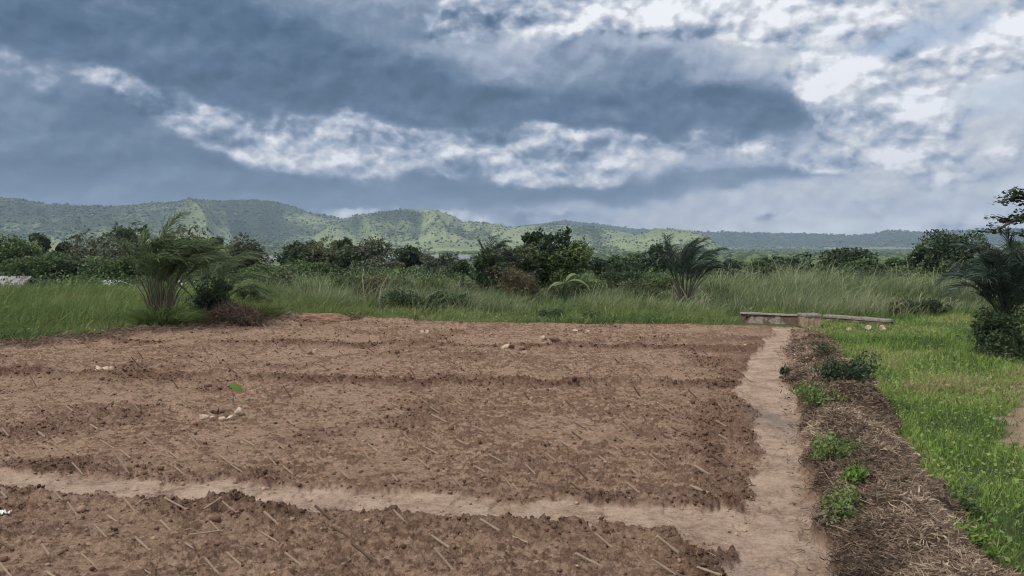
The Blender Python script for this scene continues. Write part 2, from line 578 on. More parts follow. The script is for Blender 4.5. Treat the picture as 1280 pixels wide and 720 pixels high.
M['plaster'] = mat('stained_wall_face', plaster)
M['brick'] = mat('orange_block_face', rock_build((.14, .095, .07), (.32, .24, .17)))
M['roof'] = mat('rusty_tin_roof', lambda t, b: t.links.new(ramp(t, tnoise(t, .9, 4, .6, (3, .4, 1)), [(.42, (.14, .11, .10)), (.62, (.46, .46, .48))]), b.inputs['Base Color']), .5, .4)
M['white_roof'] = mat('pale_roof', lambda t, b: t.links.new(ramp(t, tnoise(t, .6, 3, .6), [(.35, (.42, .42, .44)), (.6, (.74, .74, .76))]), b.inputs['Base Color']), .5, .4)
M['wall'] = mat('mud_plaster_wall', lambda t, b: t.links.new(ramp(t, tnoise(t, 1.2, 4, .6), [(.35, (.20, .15, .11)), (.65, (.40, .33, .26))]), b.inputs['Base Color']))
M['litter'] = mat('white_plastic', lambda t, b: t.links.new(ramp(t, tnoise(t, 9, 2), [(.3, (.6, .6, .58)), (.6, (.8, .8, .78))]), b.inputs['Base Color']), .4, .4)


def cut_build(c0, c1):
    def f(t, b):
        t.links.new(ramp(t, tnoise(t, 60, 4, .7), [(.3, c0), (.7, c1)]), b.inputs['Base Color'])
    return f


M['stem'] = mat('cutting_bark', cut_build((.17, .12, .085), (.38, .295, .215)))
M['stem_dk'] = mat('dark_cutting_bark', cut_build((.06, .04, .03), (.17, .115, .085)))
M['stem_cut'] = mat('cut_wood', cut_build((.5, .42, .3), (.68, .6, .46)))


def farland(t, b):
    # far plain and hills: pale grass cover broken by darker scrub and painted-in hill shade
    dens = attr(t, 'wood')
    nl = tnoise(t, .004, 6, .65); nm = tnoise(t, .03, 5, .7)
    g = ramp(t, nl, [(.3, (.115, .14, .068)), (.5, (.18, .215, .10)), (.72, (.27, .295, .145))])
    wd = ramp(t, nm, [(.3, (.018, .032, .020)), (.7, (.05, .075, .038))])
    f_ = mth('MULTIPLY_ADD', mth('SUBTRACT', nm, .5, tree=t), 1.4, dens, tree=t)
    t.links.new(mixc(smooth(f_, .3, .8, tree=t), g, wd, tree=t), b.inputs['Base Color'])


M['far'] = mat('grass_and_scrub_hillside', farland)


def water(t, b):
    b.inputs['Base Color'].default_value = (.33, .29, .25, 1)
    b.inputs['Roughness'].default_value = .18
    b.inputs['IOR'].default_value = 1.33


M['water'] = mat('silty_water', water, .18, .5)

# ------------------------------------------------------------------ field layout (world metres, from the photo's ground rows)
def poly_y_of_x(pts):
    w = np.array([gpt(*p)[:2] for p in pts]); o = np.argsort(w[:, 0])
    return lambda x: np.interp(x, w[o, 0], w[o, 1])


def poly_x_of_y(pts):
    w = np.array([gpt(*p)[:2] for p in pts]); o = np.argsort(w[:, 1])
    return lambda y: np.interp(y, w[o, 1], w[o, 0])


A_up = poly_y_of_x([(-300, 578), (0, 590), (250, 603), (500, 615), (800, 636), (1000, 640)])
A_lo = poly_y_of_x([(-300, 600), (0, 613), (150, 622), (300, 629), (450, 641), (600, 652), (850, 668), (900, 690), (1040, 700)])
V_l = poly_x_of_y([(900, 800), (905, 720), (905, 690), (925, 640), (940, 595), (945, 560), (942, 520), (912, 487), (930, 466), (937, 445), (963, 421), (968, 410)])
V_r = poly_x_of_y([(1040, 800), (1030, 720), (1028, 650), (1010, 590), (1000, 540), (996, 500), (985, 470), (985, 440), (990, 418), (993, 410)])
Mo_r = poly_x_of_y([(1290, 800), (1235, 720), (1188, 640), (1132, 560), (1092, 492), (1068, 462), (1040, 432), (1015, 414)])
Far = poly_y_of_x([(-600, 452), (-200, 446), (0, 440), (100, 430), (180, 421), (300, 410), (345, 405), (460, 401), (600, 404), (925, 408), (1000, 411), (1300, 411)])
F1 = poly_y_of_x([(-300, 424), (150, 427), (600, 433), (900, 437)])
F2 = poly_y_of_x([(-300, 462), (0, 467), (290, 472), (600, 480), (900, 480)])


def field(x, y):
    """height and masks of the near ground"""
    wx = fbm(x, y, .35, 5, 3, .62) * .12
    wy = fbm(x, y, .30, 5, 9, .62) * .15
    xx, yy = x + wx, y + wy
    au, al, vl, vr, mr = A_up(xx), A_lo(xx), V_l(yy), V_r(yy), Mo_r(yy)
    fy = Far(xx)
    dA = np.minimum(au - yy, yy - al)             # >0 inside band
    pA = sstep(dA + .05 * fbm(x, y, .06, 3, 92), -.02, .03) * (xx < vr)
    dV = np.minimum(xx - vl, vr - xx)
    pV = sstep(dV + .05 * fbm(x, y, .06, 3, 92), -.02, .03) * sstep(fy - yy, -.1, .1)
    P = np.maximum(pA, pV)
    left = xx < vl + .05
    infield = (left & (yy < fy)).astype(float)
    # rims of the beds
    dd = np.minimum(np.where(yy > al, np.where(yy > au, yy - au, 99), al - yy), np.abs(vl - xx) + np.where(left, 0, 99))
    rim = np.exp(-np.maximum(np.where(yy > au, yy - au, 99), 0) / .22) + np.exp(-np.maximum(np.where(yy < al, al - yy, 99), 0) / .28)
    rimV = np.exp(-np.maximum(vl - xx, 0) / .45) * (xx < vl)
    rim = np.clip(rim, 0, 1)
    lump = fbm(x, y, .5, 4, 21)
    f1 = yy - F1(xx); f2 = yy - F2(xx)
    nse = .55 + 1.3 * fbm(x, y, .8, 3, 31)
    ridge = np.exp(-(f2 / .10) ** 2) * (.05 + .05 * lump) - np.exp(-((f2 + .20) / .12) ** 2) * .045
    ridge += np.exp(-(f1 / .16) ** 2) * (.035 + .04 * lump) - np.exp(-((f1 + .3) / .2) ** 2) * .035
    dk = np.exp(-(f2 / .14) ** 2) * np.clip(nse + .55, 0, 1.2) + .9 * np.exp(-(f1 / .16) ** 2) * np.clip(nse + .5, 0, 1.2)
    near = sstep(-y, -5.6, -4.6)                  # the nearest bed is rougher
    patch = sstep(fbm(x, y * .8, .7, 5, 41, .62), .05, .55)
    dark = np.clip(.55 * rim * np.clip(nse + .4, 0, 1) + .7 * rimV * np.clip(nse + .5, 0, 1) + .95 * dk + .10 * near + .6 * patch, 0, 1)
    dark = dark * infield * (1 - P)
    lowm = sstep(fbm(x, y, .9, 3, 33), -.35, .35)
    rough = (.25 + .4 * lowm) + .75 * dark
    crumb = fbm(x, y * 1.3, .10, 5, 55, .68)
    rid = 1 - 2 * np.abs(fbm(x, y, .055, 3, 77))
    cav = np.clip(.42 + .16 * lowm + (.6 + .7 * lowm) * fbm(x, y * 1.3, .085, 6, 55, .8) + .25 * lump, 0, 1)  # crumb noise: raises crumbs and paints their shading into the soil colour
    soil = .015 + .032 * lump + rough * (.036 * crumb + .030 * np.maximum(rid - .6, 0)) + .012 * fbm(x, y, .03, 2, 88) * (.4 + rough) + ridge + .012 * rim + .012 * np.maximum(cav - .6, 0) * 3
    soil = np.where(infield > 0, soil, .02 + .03 * lump)
    pathh = .003 + .016 * fbm(x, y * .7, .45, 5, 5, .55) + .008 * fbm(x, y * .6, .10, 4, 6) - .014 * sstep(fbm(x * 1.4, y * .7, .17, 3, 8), .10, .26)
    h = soil * (1 - P) + pathh * P
    # heap of dead grass along the path
    w = np.maximum(mr - vr, .02)
    t = (xx - vr) / w
    hm = np.where((t > 0) & (t < 1), np.sin(np.pi * np.clip(t, 0, 1)) ** .75, 0)
    amp = np.interp(y, [3, 8, 10, 14.5, 16], [.24, .2, .15, .08, 0])
    straw = sstep(t, .0, .06) * sstep(1.03 - t, 0, .1) * sstep(-y, -16.3, -14.8) * np.interp(y, [9.5, 11.5], [1, .75])
    wk = fbm(x, y, .7, 4, 63)
    straw = straw * np.where(y > 10.5, sstep(wk + .28, 0, .3), 1)
    h = h + hm * amp * (1 + .8 * fbm(x, y, .5, 4, 61)) + straw * (.05 * fbm(x, y, .12, 4, 62) + .03)
    # grassy bund past the field, rising a little at the left
    green = ((xx > mr) | (yy > fy)).astype(float)
    green *= (1 - straw)
    d_e = yy - fy
    bund = np.exp(-((d_e - .35) / .45) ** 2) * (.10 + .12 * fbm(x, y, .6, 3, 71)) * (x < -2.2)
    h = h + bund
    green = green * np.where(x < -4.2, sstep(d_e, .5, 1.0), 1.0)
    straw = np.maximum(straw, .75 * (d_e > 0) * (d_e < .8) * (x < -4.2))
    # bare track at the far right
    sx = x - np.interp(y, [4, 5.5, 7.3, 9, 11], [3.35, 3.75, 4.35, 5.6, 7.2]) + wx * 2
    tr = sstep(sx, 0, .25) * sstep(.95 - sx, 0, .3) * (y < 12)
    green = green * (1 - tr * .9); P = np.maximum(P, tr * .45)
    # damp grey patch on the path
    c = gpt(962, 524)
    wet = np.exp(-(((x - c[0]) / .22) ** 2 + ((y - c[1]) / .6) ** 2) ** 1.5) * .55
    c = gpt(915, 712)
    wet = np.maximum(wet, np.exp(-(((x - c[0]) / .10) ** 2 + ((y - c[1]) / .12) ** 2)) * .5)
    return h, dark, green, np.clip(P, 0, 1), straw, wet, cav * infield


def height(x, y):
    x = np.atleast_1d(np.asarray(x, float)); y = np.atleast_1d(np.asarray(y, float))
    return np.where(y < 24.5, field(x, y)[0], terrain(x, y))


def spt(px, py):
    """pixel -> point on the real surface of the near ground"""
    z = 0.0
    for _ in range(6):
        p = gpt(px, py, z)
        z = float(field(np.array([p[0]]), np.array([p[1]]))[0][0])
    p[2] = z
    return p


def terrain(x, y):
    r = np.hypot(x, y)
    z = -.028 * np.maximum(r - 25, 0)
    z = np.where(r > 380, -9.94 - 3.3 * sstep(r, 380, 900), z)
    return z - .0


# near ground: fine sheet
ny, nx = 820, 1500
ys = 2.6 * np.exp(np.linspace(0, math.log(25.5 / 2.6), ny))
ts = np.linspace(-1.02, 1.02, nx)
gy = np.repeat(ys, nx); gx = np.tile(ts, ny) * gy
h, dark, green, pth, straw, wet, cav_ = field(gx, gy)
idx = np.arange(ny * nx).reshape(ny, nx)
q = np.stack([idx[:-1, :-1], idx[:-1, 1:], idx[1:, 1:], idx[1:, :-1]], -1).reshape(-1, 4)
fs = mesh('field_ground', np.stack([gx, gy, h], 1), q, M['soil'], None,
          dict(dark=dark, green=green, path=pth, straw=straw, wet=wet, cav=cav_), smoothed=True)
tag(fs, kind='structure')
del q, idx

# far ground: one sheet to the horizon
rr = np.concatenate([[0.5], np.geomspace(3, 24, 14), np.geomspace(26, 7200, 165)])
aa = np.radians(np.linspace(-180, 180, 361))
R_, A_ = np.meshgrid(rr, aa, indexing='ij')
gx = R_ * np.sin(A_); gy = R_ * np.cos(A_)
gz = terrain(gx, gy) - .10
gz = gz + np.where(R_ > 40, fbm(gx, gy, 60, 3, 4) * np.minimum((R_ - 40) / 200, 1) * 1.2, 0)
gz = np.where((R_ > 1000) & (R_ < 1420) & (A_ < math.radians(-1.2)), np.minimum(gz, -14.6), gz)
gz = np.where(R_ >= 1420, -13.0 + np.minimum((R_ - 1420) / 60, 1.0) + fbm(gx, gy, 90, 3, 4), gz)
wood = np.clip(.25 + .9 * fbm(gx, gy, 260, 4, 14) + .35 * (R_ < 950) + .7 * sstep(A_, .02, .2), 0, 1)
idx = np.arange(R_.size).reshape(R_.shape)
q = np.stack([idx[:-1, :-1], idx[:-1, 1:], idx[1:, 1:], idx[1:, :-1]], -1).reshape(-1, 4)
far = mesh('ground', np.stack([gx.ravel(), gy.ravel(), gz.ravel()], 1), q, M['far'], None, {'wood': wood.ravel()}, True)
tag(far, kind='structure')

# river
aa = np.radians(np.linspace(-42, -.8, 60)); rr = np.linspace(985, 1440, 8)
R_, A_ = np.meshgrid(rr, aa, indexing='ij')
idx = np.arange(R_.size).reshape(R_.shape)
q = np.stack([idx[:-1, :-1], idx[:-1, 1:], idx[1:, 1:], idx[1:, :-1]], -1).reshape(-1, 4)
rv = mesh('river', np.stack([(R_ * np.sin(A_)).ravel(), (R_ * np.cos(A_)).ravel(), np.full(R_.size, -13.4)], 1), q, M['water'])
tag(rv, kind='structure')

# ------------------------------------------------------------------ hills
def hill(name, sky_px, Rc, R0, seed, wood_shade_hi, wood_shade_lo, gul=1.0, back=900, trees=3000, tsize=(3, 7)):
    px = np.array([p[0] for p in sky_px], float); py = np.array([p[1] for p in sky_px], float)
    az_ = np.arctan((px - 640) / FPX)
    na, nr = 620, 150
    A = np.linspace(az_[0], az_[-1], na)
    P = 640 + FPX * np.tan(A)
    crest_py = np.interp(P, px, py) + 1.1 * fbm(P, P * 0, 26, 4, seed)
    rc = Rc * (1 + .10 * fbm(A, A * 0, .09, 3, seed + 1))
    # slope of the sight line over the crest
    elv = np.array([ray(a, b)[2] / np.hypot(ray(a, b)[0], ray(a, b)[1]) for a, b in zip(P, crest_py)])
    Hc = CAMH + elv * rc
    edge = np.minimum(np.minimum((A - A[0]), (A[-1] - A)) / .03, 1)
    z0 = -14.0
    t = np.linspace(0, 1, nr)
    T, AA = np.meshgrid(t, A, indexing='ij')
    RC = np.broadcast_to(rc, T.shape)
    RR = R0 + (RC - R0) * T
    spur = fbm(AA, T * .04, .075, 4, seed + 2)
    ridged = (1 - 2 * np.abs(fbm(AA + .02 * T, T * .05, .055, 3, seed + 3))) - .5
    tt = np.clip(T + gul * (.16 * spur + .10 * ridged) * np.sin(np.pi * T) ** .8, 0, 1)
    s = .22 * tt + .34 * tt ** 2.2 + .44 * sstep(tt, .52, .97)
    s = s + (1 - s) * sstep(T, .97, 1.0)
    Z = z0 + (np.broadcast_to(Hc, T.shape) - z0) * s
    Z += 5 * fbm(RR * np.sin(AA), RR * np.cos(AA), 120, 4, seed + 4) * np.sin(np.pi * T)
    # flat top, then down the far side
    tb = np.linspace(0, 1, 14)[1:]
    TB, AB = np.meshgrid(tb, A, indexing='ij')
    RB = np.broadcast_to(rc, TB.shape) + back * TB
    ZB = np.broadcast_to(Hc, TB.shape) - 4 * TB - (np.broadcast_to(Hc, TB.shape) + 14) * sstep(TB, .25, 1)
    wd = wood_shade_lo + (wood_shade_hi - wood_shade_lo) * sstep(tt, .15, .75) + .55 * fbm(RR * np.sin(AA), RR * np.cos(AA), 420, 4, seed + 5)  # woods, with cloud shade on the upper slopes painted in as darker cover
    wd += .9 * np.clip(-spur * 2 - .1, 0, 1) + .5 * np.clip(-ridged - .1, 0, 1) + .5 * sstep(T, .9, 1) * fbm(AA, T, .03, 3, seed + 7)  # gully woods that also paint relief shading into the slope colour
    RR = np.concatenate([RR, RB]); AZ = np.concatenate([AA, AB]); ZZ = np.concatenate([Z, ZB]); WD = np.concatenate([wd, np.full(TB.shape, .5)])
    V = np.stack([(RR * np.sin(AZ)).ravel(), (RR * np.cos(AZ)).ravel(), ZZ.ravel()], 1)
    idx = np.arange(RR.size).reshape(RR.shape)
    q = np.stack([idx[:-1, :-1], idx[:-1, 1:], idx[1:, 1:], idx[1:, :-1]], -1).reshape(-1, 4)
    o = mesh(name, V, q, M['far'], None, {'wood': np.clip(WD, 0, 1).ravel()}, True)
    tag(o, kind='structure')
    # trees on the slope
    g = np.random.default_rng(seed)
    n = trees * 8
    it = (g.random(n) ** .8 * (nr - 1)).astype(int); ia = g.integers(0, na - 1, n)
    keep = g.random(n) < np.clip(.10 + 1.1 * WD[it, ia], .06, 1) ** 1.8
    it, ia = it[keep][:trees], ia[keep][:trees]
    p = V.reshape(RR.shape + (3,))
    u = g.random((len(it), 1))
    pos = p[it, ia] * (1 - u) + p[it + 1, ia + 1] * u
    return pos, g.uniform(tsize[0], tsize[1], len(it)) * (.5 + g.random(len(it)) ** 3)


def blob_crowns(acc, pos, size, g):
    """lumpy low crowns for very far trees"""
    phi = (1 + 5 ** .5) / 2
    iv = unit(np.array([(-1, phi, 0), (1, phi, 0), (-1, -phi, 0), (1, -phi, 0), (0, -1, phi), (0, 1, phi), (0, -1, -phi), (0, 1, -phi), (phi, 0, -1), (phi, 0, 1), (-phi, 0, -1), (-phi, 0, 1)], float))
    fa = np.array([(0, 11, 5), (0, 5, 1), (0, 1, 7), (0, 7, 10), (0, 10, 11), (1, 5, 9), (5, 11, 4), (11, 10, 2), (10, 7, 6), (7, 1, 8), (3, 9, 4), (3, 4, 2), (3, 2, 6), (3, 6, 8), (3, 8, 9), (4, 9, 5), (2, 4, 11), (6, 2, 10), (8, 6, 7), (9, 8, 1)])
    n = len(pos)
    v = iv[None] * g.uniform(.6, 1.25, (n, 12, 1)) * np.stack([size, size, size * g.uniform(.6, 1.0, n)], 1)[:, None, :]
    v = v + pos[:, None, :] + np.array([0, 0, 1]) * (size * .55)[:, None, None]
    acc.add(v.reshape(-1, 3), (fa[None] + (np.arange(n) * 12)[:, None, None]).reshape(-1, 3), np.repeat(g.random(n), 12))


hs = []
hs.append(hill('hills', [(560, 300), (640, 284), (700, 276), (800, 286), (870, 290), (920, 291), (1000, 292), (1060, 295), (1085, 293), (1115, 289), (1160, 291), (1190, 288), (1230, 289), (1290, 287), (1500, 284), (1700, 290)], 5600, 4000, 11, 1.25, .35, 2.0, trees=6000, tsize=(5, 9)))
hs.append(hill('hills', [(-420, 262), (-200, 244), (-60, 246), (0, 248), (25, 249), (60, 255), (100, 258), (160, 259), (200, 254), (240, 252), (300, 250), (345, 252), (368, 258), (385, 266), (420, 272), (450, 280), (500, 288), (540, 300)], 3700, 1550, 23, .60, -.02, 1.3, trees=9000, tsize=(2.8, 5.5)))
hs.append(hill('hills', [(380, 300), (420, 277), (445, 269), (470, 266), (500, 262), (548, 263), (566, 270), (578, 277), (610, 279), (626, 280), (642, 288), (670, 300)], 3200, 1500, 37, .22, -.1, 1.7, trees=2300, tsize=(2.2, 4.5)))
hs.append(hill('hills', [(585, 300), (625, 287), (650, 283), (690, 280), (740, 283), (770, 289), (800, 295), (830, 302)], 2900, 1480, 51, .12, -.15, 1.2, trees=1500, tsize=(2, 4.2)))
hs.append(hill('hills', [(760, 303), (800, 291), (822, 286), (850, 287), (875, 291), (895, 303), (915, 314), (930, 320)], 2500, 1460, 63, .14, -.1, 1.2, trees=900, tsize=(2, 4)))
acc = Acc(); g = np.random.default_rng(3)
for p, s in hs: blob_crowns(acc, p, s, g)
n = 13000
ra = np.radians(g.uniform(-36, 36, n)); r_ = g.uniform(1440, 2000, n); q_ = g.random(n) < .45; ra = np.where(q_, np.radians(g.uniform(2, 36, n)), ra); r_ = np.where(ra > .07, 420 * np.exp(g.random(n) * 2.25), r_)
blob_crowns(acc, np.stack([r_ * np.sin(ra), r_ * np.cos(ra), np.where(r_ < 1430, terrain(r_, r_ * 0) - .3, -12.5)], 1), g.uniform(2.0, 4.5, n), g)
o = acc.build('hillside_trees', M['leaf_mid'])
tag(o, 'countless small dark trees dotted over the far hills and plain', 'far trees', kind='stuff')

# ------------------------------------------------------------------ trees
def crown_points(n, cx, rx, ry, rz, lobes, seed, hollow=.55, low=False):
    g = np.random.default_rng(seed)
    d = unit(g.normal(size=(lobes, 3))); d[:, 2] = (g.uniform(-.95, .95, lobes) if low else np.abs(d[:, 2]) * .9 - .25)
    c = d * g.uniform(.35, .78, (lobes, 1)) * np.array([rx, ry, rz])
    lr = g.uniform(.28, .50, lobes) * (rx * ry * rz) ** (1 / 3)
    k = g.integers(0, lobes, n)
    u = unit(g.normal(size=(n, 3)))
    rad = g.uniform(hollow, 1.0, n) ** .6
    rad = np.where(g.random(n) < .12, rad * g.uniform(1.0, 1.25, n), rad)
    p = c[k] + u * (lr[k] * rad)[:, None] * np.array([1.1, 1.1, .85])
    q_ = unit(p)
    am = 1 + .55 * fbm(q_[:, 0] * 2 + seed, q_[:, 2] * 2.2 + q_[:, 1] * 1.3, .9, 4, seed)
    p = p * am[:, None]
    lt = g.random(lobes)[k]
    return p + cx, u, lt, c + cx


def tree(name, label, px, top, w, dist, matn='leaf_dark', n=5400, lobes=14, leaf=.34, group=None, trunk_f=.32, cat='tree', seed=None, rzf=None, base_px=None, spread=.9):
    seed = seed if seed is not None else int(px * 7 + top)
    t0 = at(px, top, dist)
    bz = float(terrain(np.array([t0[0]]), np.array([dist]))[0]) - .1
    H = t0[2] - bz
    W_ = w / FPX * dist
    ro = thing(name, label, cat, (t0[0], dist, bz), group)
    rz = H * (1 - trunk_f) * .5
    cz = H - rz * 1.0
    rx = W_ * .5
    p, u, lt, lc = crown_points(n, np.array([0, 0, cz]), rx, rx * spread, rz, lobes, seed, low=True)
    top_z = p[:, 2].max()
    p[:, 2] -= (np.percentile(p[:, 2], 99.2) - H) * sstep(p[:, 2], 0, H)
    g = np.random.default_rng(seed + 1)
    p = p[p[:, 2] > .15]
    lt = np.resize(lt, len(p)); 
    a = Acc()
    leaves(a, p, g.uniform(.6, 1.3, len(p)) * leaf, np.clip(lt * .55 + g.random(len(p)) * .5, 0, 1), nrm=np.array([0, 0, .8]))
    a.build('crown', M[matn], ro)
    b = Acc()
    r0 = max(.05, H * .022)
    ln = g.normal(size=2) * H * .02
    tp = [(0, 0, 0), (ln[0], ln[1], H * trunk_f * .6), (ln[0] * 2, ln[1] * 1.5, H * .55), (ln[0] * 1.5, ln[1], H * .8)]
    tube(b, tp, [r0 * 1.3, r0, r0 * .7, r0 * .3], .5, 7)
    for c in lc[:7]:
        s0 = np.array(tp[1]) * .5 + np.array(tp[2]) * .5
        mid = (s0 + c) / 2 + np.array([0, 0, -.05 * H])
        tube(b, [s0, mid, c], [r0 * .5, r0 * .32, r0 * .12], .5, 5)
    b.build('trunk', M['bark'], ro)
    return ro


TREES = [  # px, top, width, distance, foliage, label, kwargs
    (12, 296, 78, 75, 'leaf_mid', 'broad green tree at the left edge beside the tin roof', {}),
    (68, 294, 44, 82, 'leaf_dark', 'very dark compact tree standing above its neighbours at far left', dict(lobes=8)),
    (46, 318, 70, 64, 'leaf_mid', 'low green tree below the very dark compact tree', {}),
    (118, 293, 86, 78, 'leaf_grey', 'grey-green sparse tree right of the very dark tree', dict(n=3000, lobes=20)),
    (98, 322, 42, 66, 'leaf_dark', 'small dark tree under the grey-green sparse tree', {}),
    (160, 279, 48, 74, 'leaf_dark', 'tall dark spreading tree just left of the big palm', dict(lobes=9, n=2400)),
    (172, 302, 90, 70, 'leaf_grey', 'wide greyish tree right behind the big palm', dict(n=3200)),
    (232, 286, 95, 72, 'leaf_olive', 'olive round-topped tree showing through the fronds of the big palm', {}),
    (269, 296, 17, 68, 'leaf_dark', 'small black-green crown just right of the big palm', dict(n=900, lobes=6)),
    (305, 297, 56, 88, 'leaf_grey', 'brownish-grey flat-topped tree left of the first strip of river', dict(n=3000)),
    (284, 330, 60, 58, 'leaf_dark', 'dark low tree in front of the brownish-grey one', {}),
    (374, 305, 46, 74, 'leaf_dark', 'pointed dark tree right of the first strip of river', {}),
    (405, 301, 66, 76, 'leaf_olive', 'olive leafy tree in the middle of the left clump', {}),
    (424, 298, 22, 80, 'leaf_dark', 'small dark crown poking out above the olive trees', dict(n=900, lobes=5)),
    (452, 299, 60, 78, 'leaf_grey', 'grey-brown bushy tree at the right end of the left clump', {}),
    (380, 328, 70, 56, 'leaf_mid', 'low green tree at the foot of the pointed dark tree', {}),
    (440, 330, 80, 58, 'leaf_dark', 'low dark tree below the grey-brown bushy tree', {}),
    (511, 310, 44, 84, 'leaf_dark', 'dome-shaped tree standing between two strips of river', dict(lobes=16)),
    (547, 318, 42, 80, 'leaf_grey', 'thin feathery tree left of the third strip of river', dict(n=2200)),
    (578, 327, 36, 70, 'leaf_dark', 'low dark tree beneath the third strip of river', {}),
    (500, 334, 70, 58, 'leaf_mid', 'squat green tree in front of the dome-shaped one', {}),
    (826, 307, 52, 60, 'leaf_dark', 'round dark tree just left of the standing palm', dict(lobes=16)),
    (768, 322, 56, 52, 'leaf_dark', 'low dark tree left of the round one by the standing palm', {}),
    (792, 318, 40, 74, 'leaf_mid', 'small pale green tree between the pale roof and the round dark tree', {}),
    (900, 326, 50, 66, 'leaf_dark', 'dark tree immediately right of the standing palm', {}),
    (934, 327, 44, 78, 'leaf_mid', 'small green tree second to the right of the standing palm', {}),
    (982, 319, 62, 84, 'leaf_dark', 'spreading dark tree in the middle of the right treeline', dict(lobes=18)),
    (958, 331, 44, 70, 'leaf_olive', 'olive tree in front of the spreading dark one', {}),
    (1028, 326, 44, 82, 'leaf_dark', 'dark tree touching the left side of the mushroom-shaped tree', {}),
    (1064, 312, 54, 80, 'leaf_dark', 'black-green mushroom-shaped tree with smooth rounded top', dict(lobes=44, n=11000)),
    (1078, 324, 32, 72, 'leaf_mid', 'small rounder green tree in front of the mushroom-shaped tree', {}),
    (1122, 321, 36, 80, 'leaf_mid', 'small tree alone right of the mushroom-shaped tree', dict(n=2400)),
    (1150, 323, 34, 76, 'leaf_dark', 'low dark tree at the foot of the tallest right tree', {}),
    (1192, 290, 62, 70, 'leaf_dark', 'tallest dark tree of the right treeline with a lopsided crown', dict(lobes=18, n=4600)),
    (1166, 308, 40, 72, 'leaf_dark', 'left shoulder tree of the tallest right tree', {}),
    (1240, 318, 60, 60, 'leaf_dark', 'dark tree hidden behind the right-hand palm', {}),
    (1278, 298, 40, 52, 'leaf_mid', 'green tree cut by the right edge above the palm', {}),
    (218, 322, 84, 56, 'leaf_mid', 'low green tree right behind the fronds of the large palm', {}),
    (330, 333, 66, 54, 'leaf_mid', 'low bushy tree under the first strip of river', {}),
    (350, 340, 60, 44, 'leaf_olive', 'olive low tree in front of the bushy one under the first river strip', {}),
    (478, 322, 40, 72, 'leaf_grey', 'grey-green tree right of the grey-brown bushy tree', {}),
    (545, 338, 70, 50, 'leaf_dark', 'low dark tree in front of the thin feathery one', {}),
    (140, 322, 70, 60, 'leaf_mid', 'low green tree left of the large palm over the small white roof', {}),
    (862, 334, 56, 54, 'leaf_mid', 'low green tree directly behind the lone upright palm', {}),
    (916, 336, 66, 52, 'leaf_dark', 'squat dark tree behind the left end of the stained wall', {}),
    (1000, 334, 60, 56, 'leaf_mid', 'low green tree beneath the spreading dark one at right', {}),
    (1048, 336, 70, 56, 'leaf_dark', 'low dark tree at the foot of the mushroom-shaped tree', {}),
    (1100, 331, 50, 66, 'leaf_dark', 'low dark tree between the mushroom-shaped tree and the lone small tree', {}),
    (1138, 333, 60, 56, 'leaf_mid', 'low green tree under the lone small tree at right', {}),
    (1205, 326, 70, 52, 'leaf_dark', 'low dark tree under the tallest right tree', {}),
]
for i, (px, top, w, dd_, mt, lb, kw) in enumerate(TREES):
    if 890 < px < 1160: top += 1; w *= 1.15
    kw = dict(kw); kw.setdefault('trunk_f', .12)
    tree('broadleaf_tree', lb, px, top, w * 1.25, dd_, mt, group='trees along the valley edge', leaf=.0045 * dd_, seed=100 + i, **kw)

# the tall clump in the middle
tree('broadleaf_tree', 'large dark tree rising highest in the middle of the thicket', 672, 291, 92, 30, 'leaf_dark', n=9000, lobes=20, leaf=.16, trunk_f=.12, seed=301)
tree('broadleaf_tree', 'lighter green tree leaning against the right side of the large dark one', 708, 303, 56, 29, 'leaf_mid', n=4500, lobes=12, leaf=.14, trunk_f=.1, seed=302)
tree('broadleaf_tree', 'olive tree joining the vine column and the large dark tree', 640, 308, 54, 29, 'leaf_olive', n=4200, lobes=12, leaf=.14, trunk_f=.1, seed=303)

# ------------------------------------------------------------------ bushes and thicket
def bush(label, px, base, top, w, dist, matn, n=3500, leaf=.07, lobes=14, name='bush', group=None, seed=0, flat=.9, cat='bush', stems=True, low=True):
    top = top + (base - top) * .02
    if dist < 14:
        dist = float(spt(px, base)[1])
    b0 = at(px, base, dist); t0 = at(px, top, dist)
    gz_ = float(height(b0[0], dist)[0]) if dist < 24.5 else float(terrain(np.array([b0[0]]), np.array([dist]))[0])
    H = max(t0[2] - gz_, .05); rx = w / FPX * dist * .5
    ro = thing(name, label, cat, (b0[0], dist, gz_), group)
    p, u, lt, lc = crown_points(n, np.array([0, 0, H * .46]), rx, rx * flat, H * .56, lobes, 900 + seed, hollow=.35, low=low)
    p[:, 2] = np.abs(p[:, 2])
    g = np.random.default_rng(seed)
    a = Acc()
    leaves(a, p, g.uniform(.6, 1.3, len(p)) * leaf, np.clip(lt * .5 + g.random(len(p)) * .5, 0, 1), nrm=np.array([0, 0, .6]))
    # ragged shoots
    m = n // 14
    k = g.integers(0, len(p), m)
    ribbons(a, p[k], np.stack([g.normal(0, .5, m), g.normal(0, .5, m), g.uniform(.4, 1.2, m)], 1), g.uniform(1.5, 4, m) * leaf, leaf * .18, np.array([.1, 0, -.2]), g.random(m) * .8, 2)
    a.build('foliage', M[matn], ro)
    if stems:
        b = Acc()
        for c in lc[:8]:
            tube(b, [(g.normal(0, .05), g.normal(0, .05), 0), c * np.array([.5, .5, .55]), c], [.018, .012, .005], .5, 5)
        b.build('stem', M['bark'], ro)
    return ro


